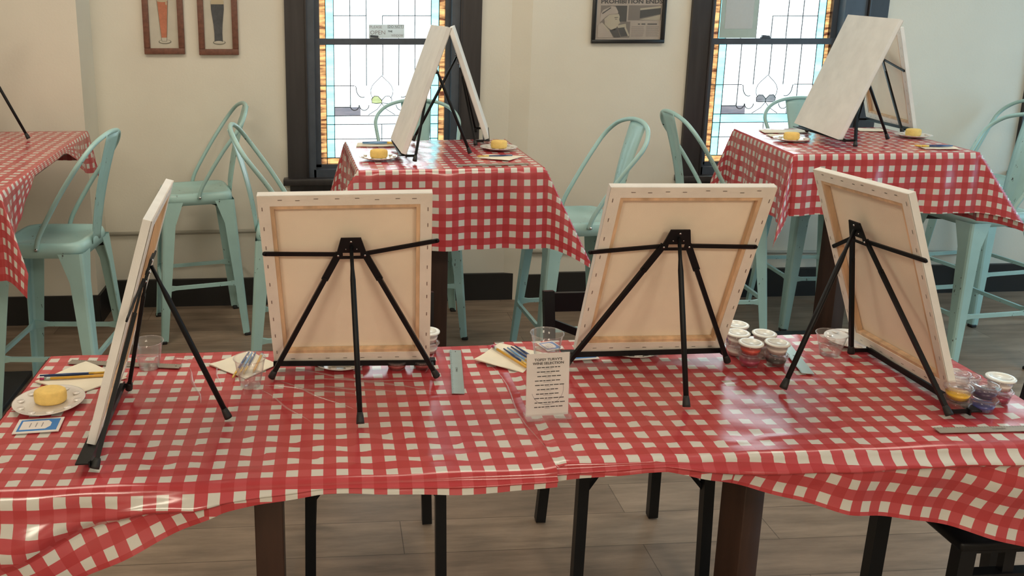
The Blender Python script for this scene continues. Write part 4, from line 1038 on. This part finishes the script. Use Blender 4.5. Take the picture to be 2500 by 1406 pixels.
def cup(x, y, z, label, r0=.0245, r1=.0395, h=.075, water=True):
    t = thing('plastic_cup', label, 'cup', (x, y, z), 0, 'clear plastic cups')
    b = MB(); b.lathe([(0, .0006), (r0, .0006), (r0 + .001, .004), (r0 + (r1 - r0) * .5, h * .5), (r1 - .001, h - .002), (r1 + .0012, h), (r1 + .0012, h + .0015), (r1 - .001, h + .001), (r1 - .002, h - .004), (r0 + .0004, .0022), (0, .0018)], 'clear', n=36); b.build('cup_wall', t)
    b = MB(); b.tube([((r1 + .0006) * math.cos(2 * PI * k / 36), (r1 + .0006) * math.sin(2 * PI * k / 36), h) for k in range(37)], .0013, 'cupwall', 8, caps=False); b.build('rim', t)
    if water:
        b = MB(); hw = h * .42; rw = r0 + (r1 - r0) * .42; b.lathe([(0, .0024), (r0 - .001, .0024), (rw - .0014, hw), (0, hw)], 'water', n=36); b.build('water', t)
cup(-.425, .172, T1, 'clear plastic cup of water beside the napkin left of the second canvas')
cup(.345, .245, T2, 'clear plastic cup behind the wine card', r0=.027, r1=.043, h=.085)
cup(-.700, .300, T1, 'clear plastic cup half hidden behind the edge-on canvas')
cup(1.13, .255, T2, 'clear plastic cup in front of the ledge of the sideways canvas', h=.06)
def pot(x, y, z, lid, paint, label, h=.029, r1=.0305, r0=.0225, fill=.55):
    t = thing('paint_pot', label, 'paint pot', (x, y, z), 0, 'small lidded paint pots')
    b = MB(); b.lathe([(0, .0004), (r0, .0004), (r1 - .001, h), (r1 - .002, h), (r0 - .0005, .0014), (0, .0014)], 'cupwall', n=28); b.build('cup', t)
    b = MB(); b.lathe([(0, .0016), (r0 - .0008, .0016), (r0 + (r1 - r0) * fill - .0012, h * fill), (0, h * fill)], 'p_' + paint, n=28); b.build('paint', t)
    if lid:
        m = 'lid' if lid == 1 else 'cupwall'
        b = MB(); b.lathe([(0, h - .0005), (r1 * .62, h - .0005), (r1 * .66, h + .0022), (r1 * .98, h + .0022), (r1 * 1.04, h + .001), (r1 * 1.04, h - .003), (r1 * 1.0, h - .003)], m, n=32); b.build('lid', t)
    return t
def stack(x, y, z, low, high, l1, l2, lid=1):
    pot(x, y, z, 2, low, l1); pot(x, y, z + .0315, lid, high, l2)
stack(.880, .205, T2, 'magenta', 'red', 'paint pot of magenta, bottom of the front left stack by the third canvas', 'paint pot of red with white lid, topmost of the front left stack')
stack(.950, .202, T2, 'black', 'whitep', 'paint pot of black, bottom of the front right stack by the third canvas', 'paint pot of white paint with white lid, above the black one')
stack(.948, .268, T2, 'whitep', 'whitep', 'lower paint pot of the right stack just behind the black one', 'lidded paint pot topmost of the right stack behind the black one')
stack(.878, .276, T2, 'whitep', 'whitep', 'lower paint pot in the middle left stack by the third canvas', 'lidded paint pot topmost of the middle left stack by the third canvas')
stack(.905, .338, T2, 'bluep', 'whitep', 'lower paint pot of the rearmost stack by the third canvas', 'lidded paint pot topmost of the rearmost stack by the third canvas')
pot(-.050, .262, T1, 2, 'crimson', 'left crimson paint pot just under the ledge of the second canvas', h=.021, fill=.6)
pot(.018, .262, T1, 2, 'crimson', 'right crimson paint pot just under the ledge of the second canvas', h=.021, fill=.6)
stack(.045, .362, T1, 'whitep', 'whitep', 'lower paint pot showing past the right edge of the second canvas', 'white lidded paint pot showing past the right edge of the second canvas')
stack(1.235, -.088, T2, 'crimson', 'yellowp', 'paint pot of dark red under the yellow one at the right', 'paint pot of yellow on the stack beside the sideways canvas', 2)
stack(1.302, -.085, T2, 'bluep', 'purple', 'paint pot of blue under the purple one at the right', 'paint pot of purple on the stack right of the yellow one', 2)
stack(1.285, -.015, T2, 'whitep', 'whitep', 'lower clear paint pot behind the yellow stack at the right', 'clear lidded paint pot behind the yellow stack at the right', 2)
pot(1.352, .035, T2, 2, 'whitep', 'single paint pot behind the clear stack at the right')
stack(1.372, -.045, T2, 'magenta', 'whitep', 'lower paint pot of the stack nearest the right edge', 'white lidded paint pot nearest the right edge')
# wine card in an acrylic stand
t = thing('menu_holder', 'clear acrylic stand holding the white wine list in the middle of the front table', 'menu stand', (.274, -.052, .757), .08)
b = MB(); b.box((0, 0, .004), (.106, .036, .008), 'acrylic', bev=.001); b.build('stand_foot', t)
tilt = Matrix.Rotation(-.06, 4, 'X')
b = MB(); b.box((0, .0015, .079), (.1015, .001, .15), 'paper'); b.xf(tilt); pg = b.build('menu_sheet', t)
b = MB(); yy = .0006
b.text("TOPSY TURVY'S", 0, .1395, .0062, yy, 'ink', .066, bold=True); b.text('WINE SELECTION', 0, .1305, .0062, yy, 'ink', .074, bold=True)
rnd = random.Random(3); z = .1205
for k in range(10):
    tot = rnd.uniform(.048, .066); x = -tot / 2
    while x < tot / 2:
        w_ = rnd.uniform(.005, .012); b.poly([(x, z - .0011), (x + w_, z - .0011), (x + w_, z + .0011), (x, z + .0011)], yy, 'ink', .0001); x += w_ + .0018
    w_ = rnd.uniform(.012, .022); b.poly([(-w_ / 2, z - .0042), (w_ / 2, z - .0042), (w_ / 2, z - .0034), (-w_ / 2, z - .0034)], yy, 'greyink', .0001)
    z -= .0106
ring = [(.038 * math.cos(a), .068 + .038 * math.sin(a)) for a in [PI * 1.08 + i * (PI * 1.02) / 24 for i in range(25)]]
for p, q in zip(ring, ring[1:]):
    d = Vector((q[0] - p[0], q[1] - p[1])); n_ = Vector((-d.y, d.x)).normalized() * .0005
    b.poly([(p[0] - n_.x, p[1] - n_.y), (q[0] - n_.x, q[1] - n_.y), (q[0] + n_.x, q[1] + n_.y), (p[0] + n_.x, p[1] + n_.y)], yy + .0002, 'greyink', .0001)
b.xf(tilt); b.build('print', pg)
b = MB(); b.box((0, -.0012, .079), (.104, .0012, .152), 'film'); b.box((0, .0045, .079), (.104, .0012, .152), 'film'); b.xf(tilt); b.build('clear_sleeve', t)
# unseen ceiling lamps; the last three are added fill for walls and floor
for i, (x, y, _) in enumerate(LAMPS):
    b = MB(); b.lathe([(0, 0), (.34, 0), (.36, .02), (.36, .05), (.33, .05), (.33, .03), (0, .03)], 'lampglass', (0, 0, 0), 32)
    o = b.build('ceiling_and_fill_lamp'); o.location = (x, y, 3.145)
    tag(o, 'round white ceiling lamp, ' + ('over the camera', 'left behind the camera', 'added fill over the right of the room', 'added fill over the left of the room', 'added fill over the tall tables')[i], 'lamp')
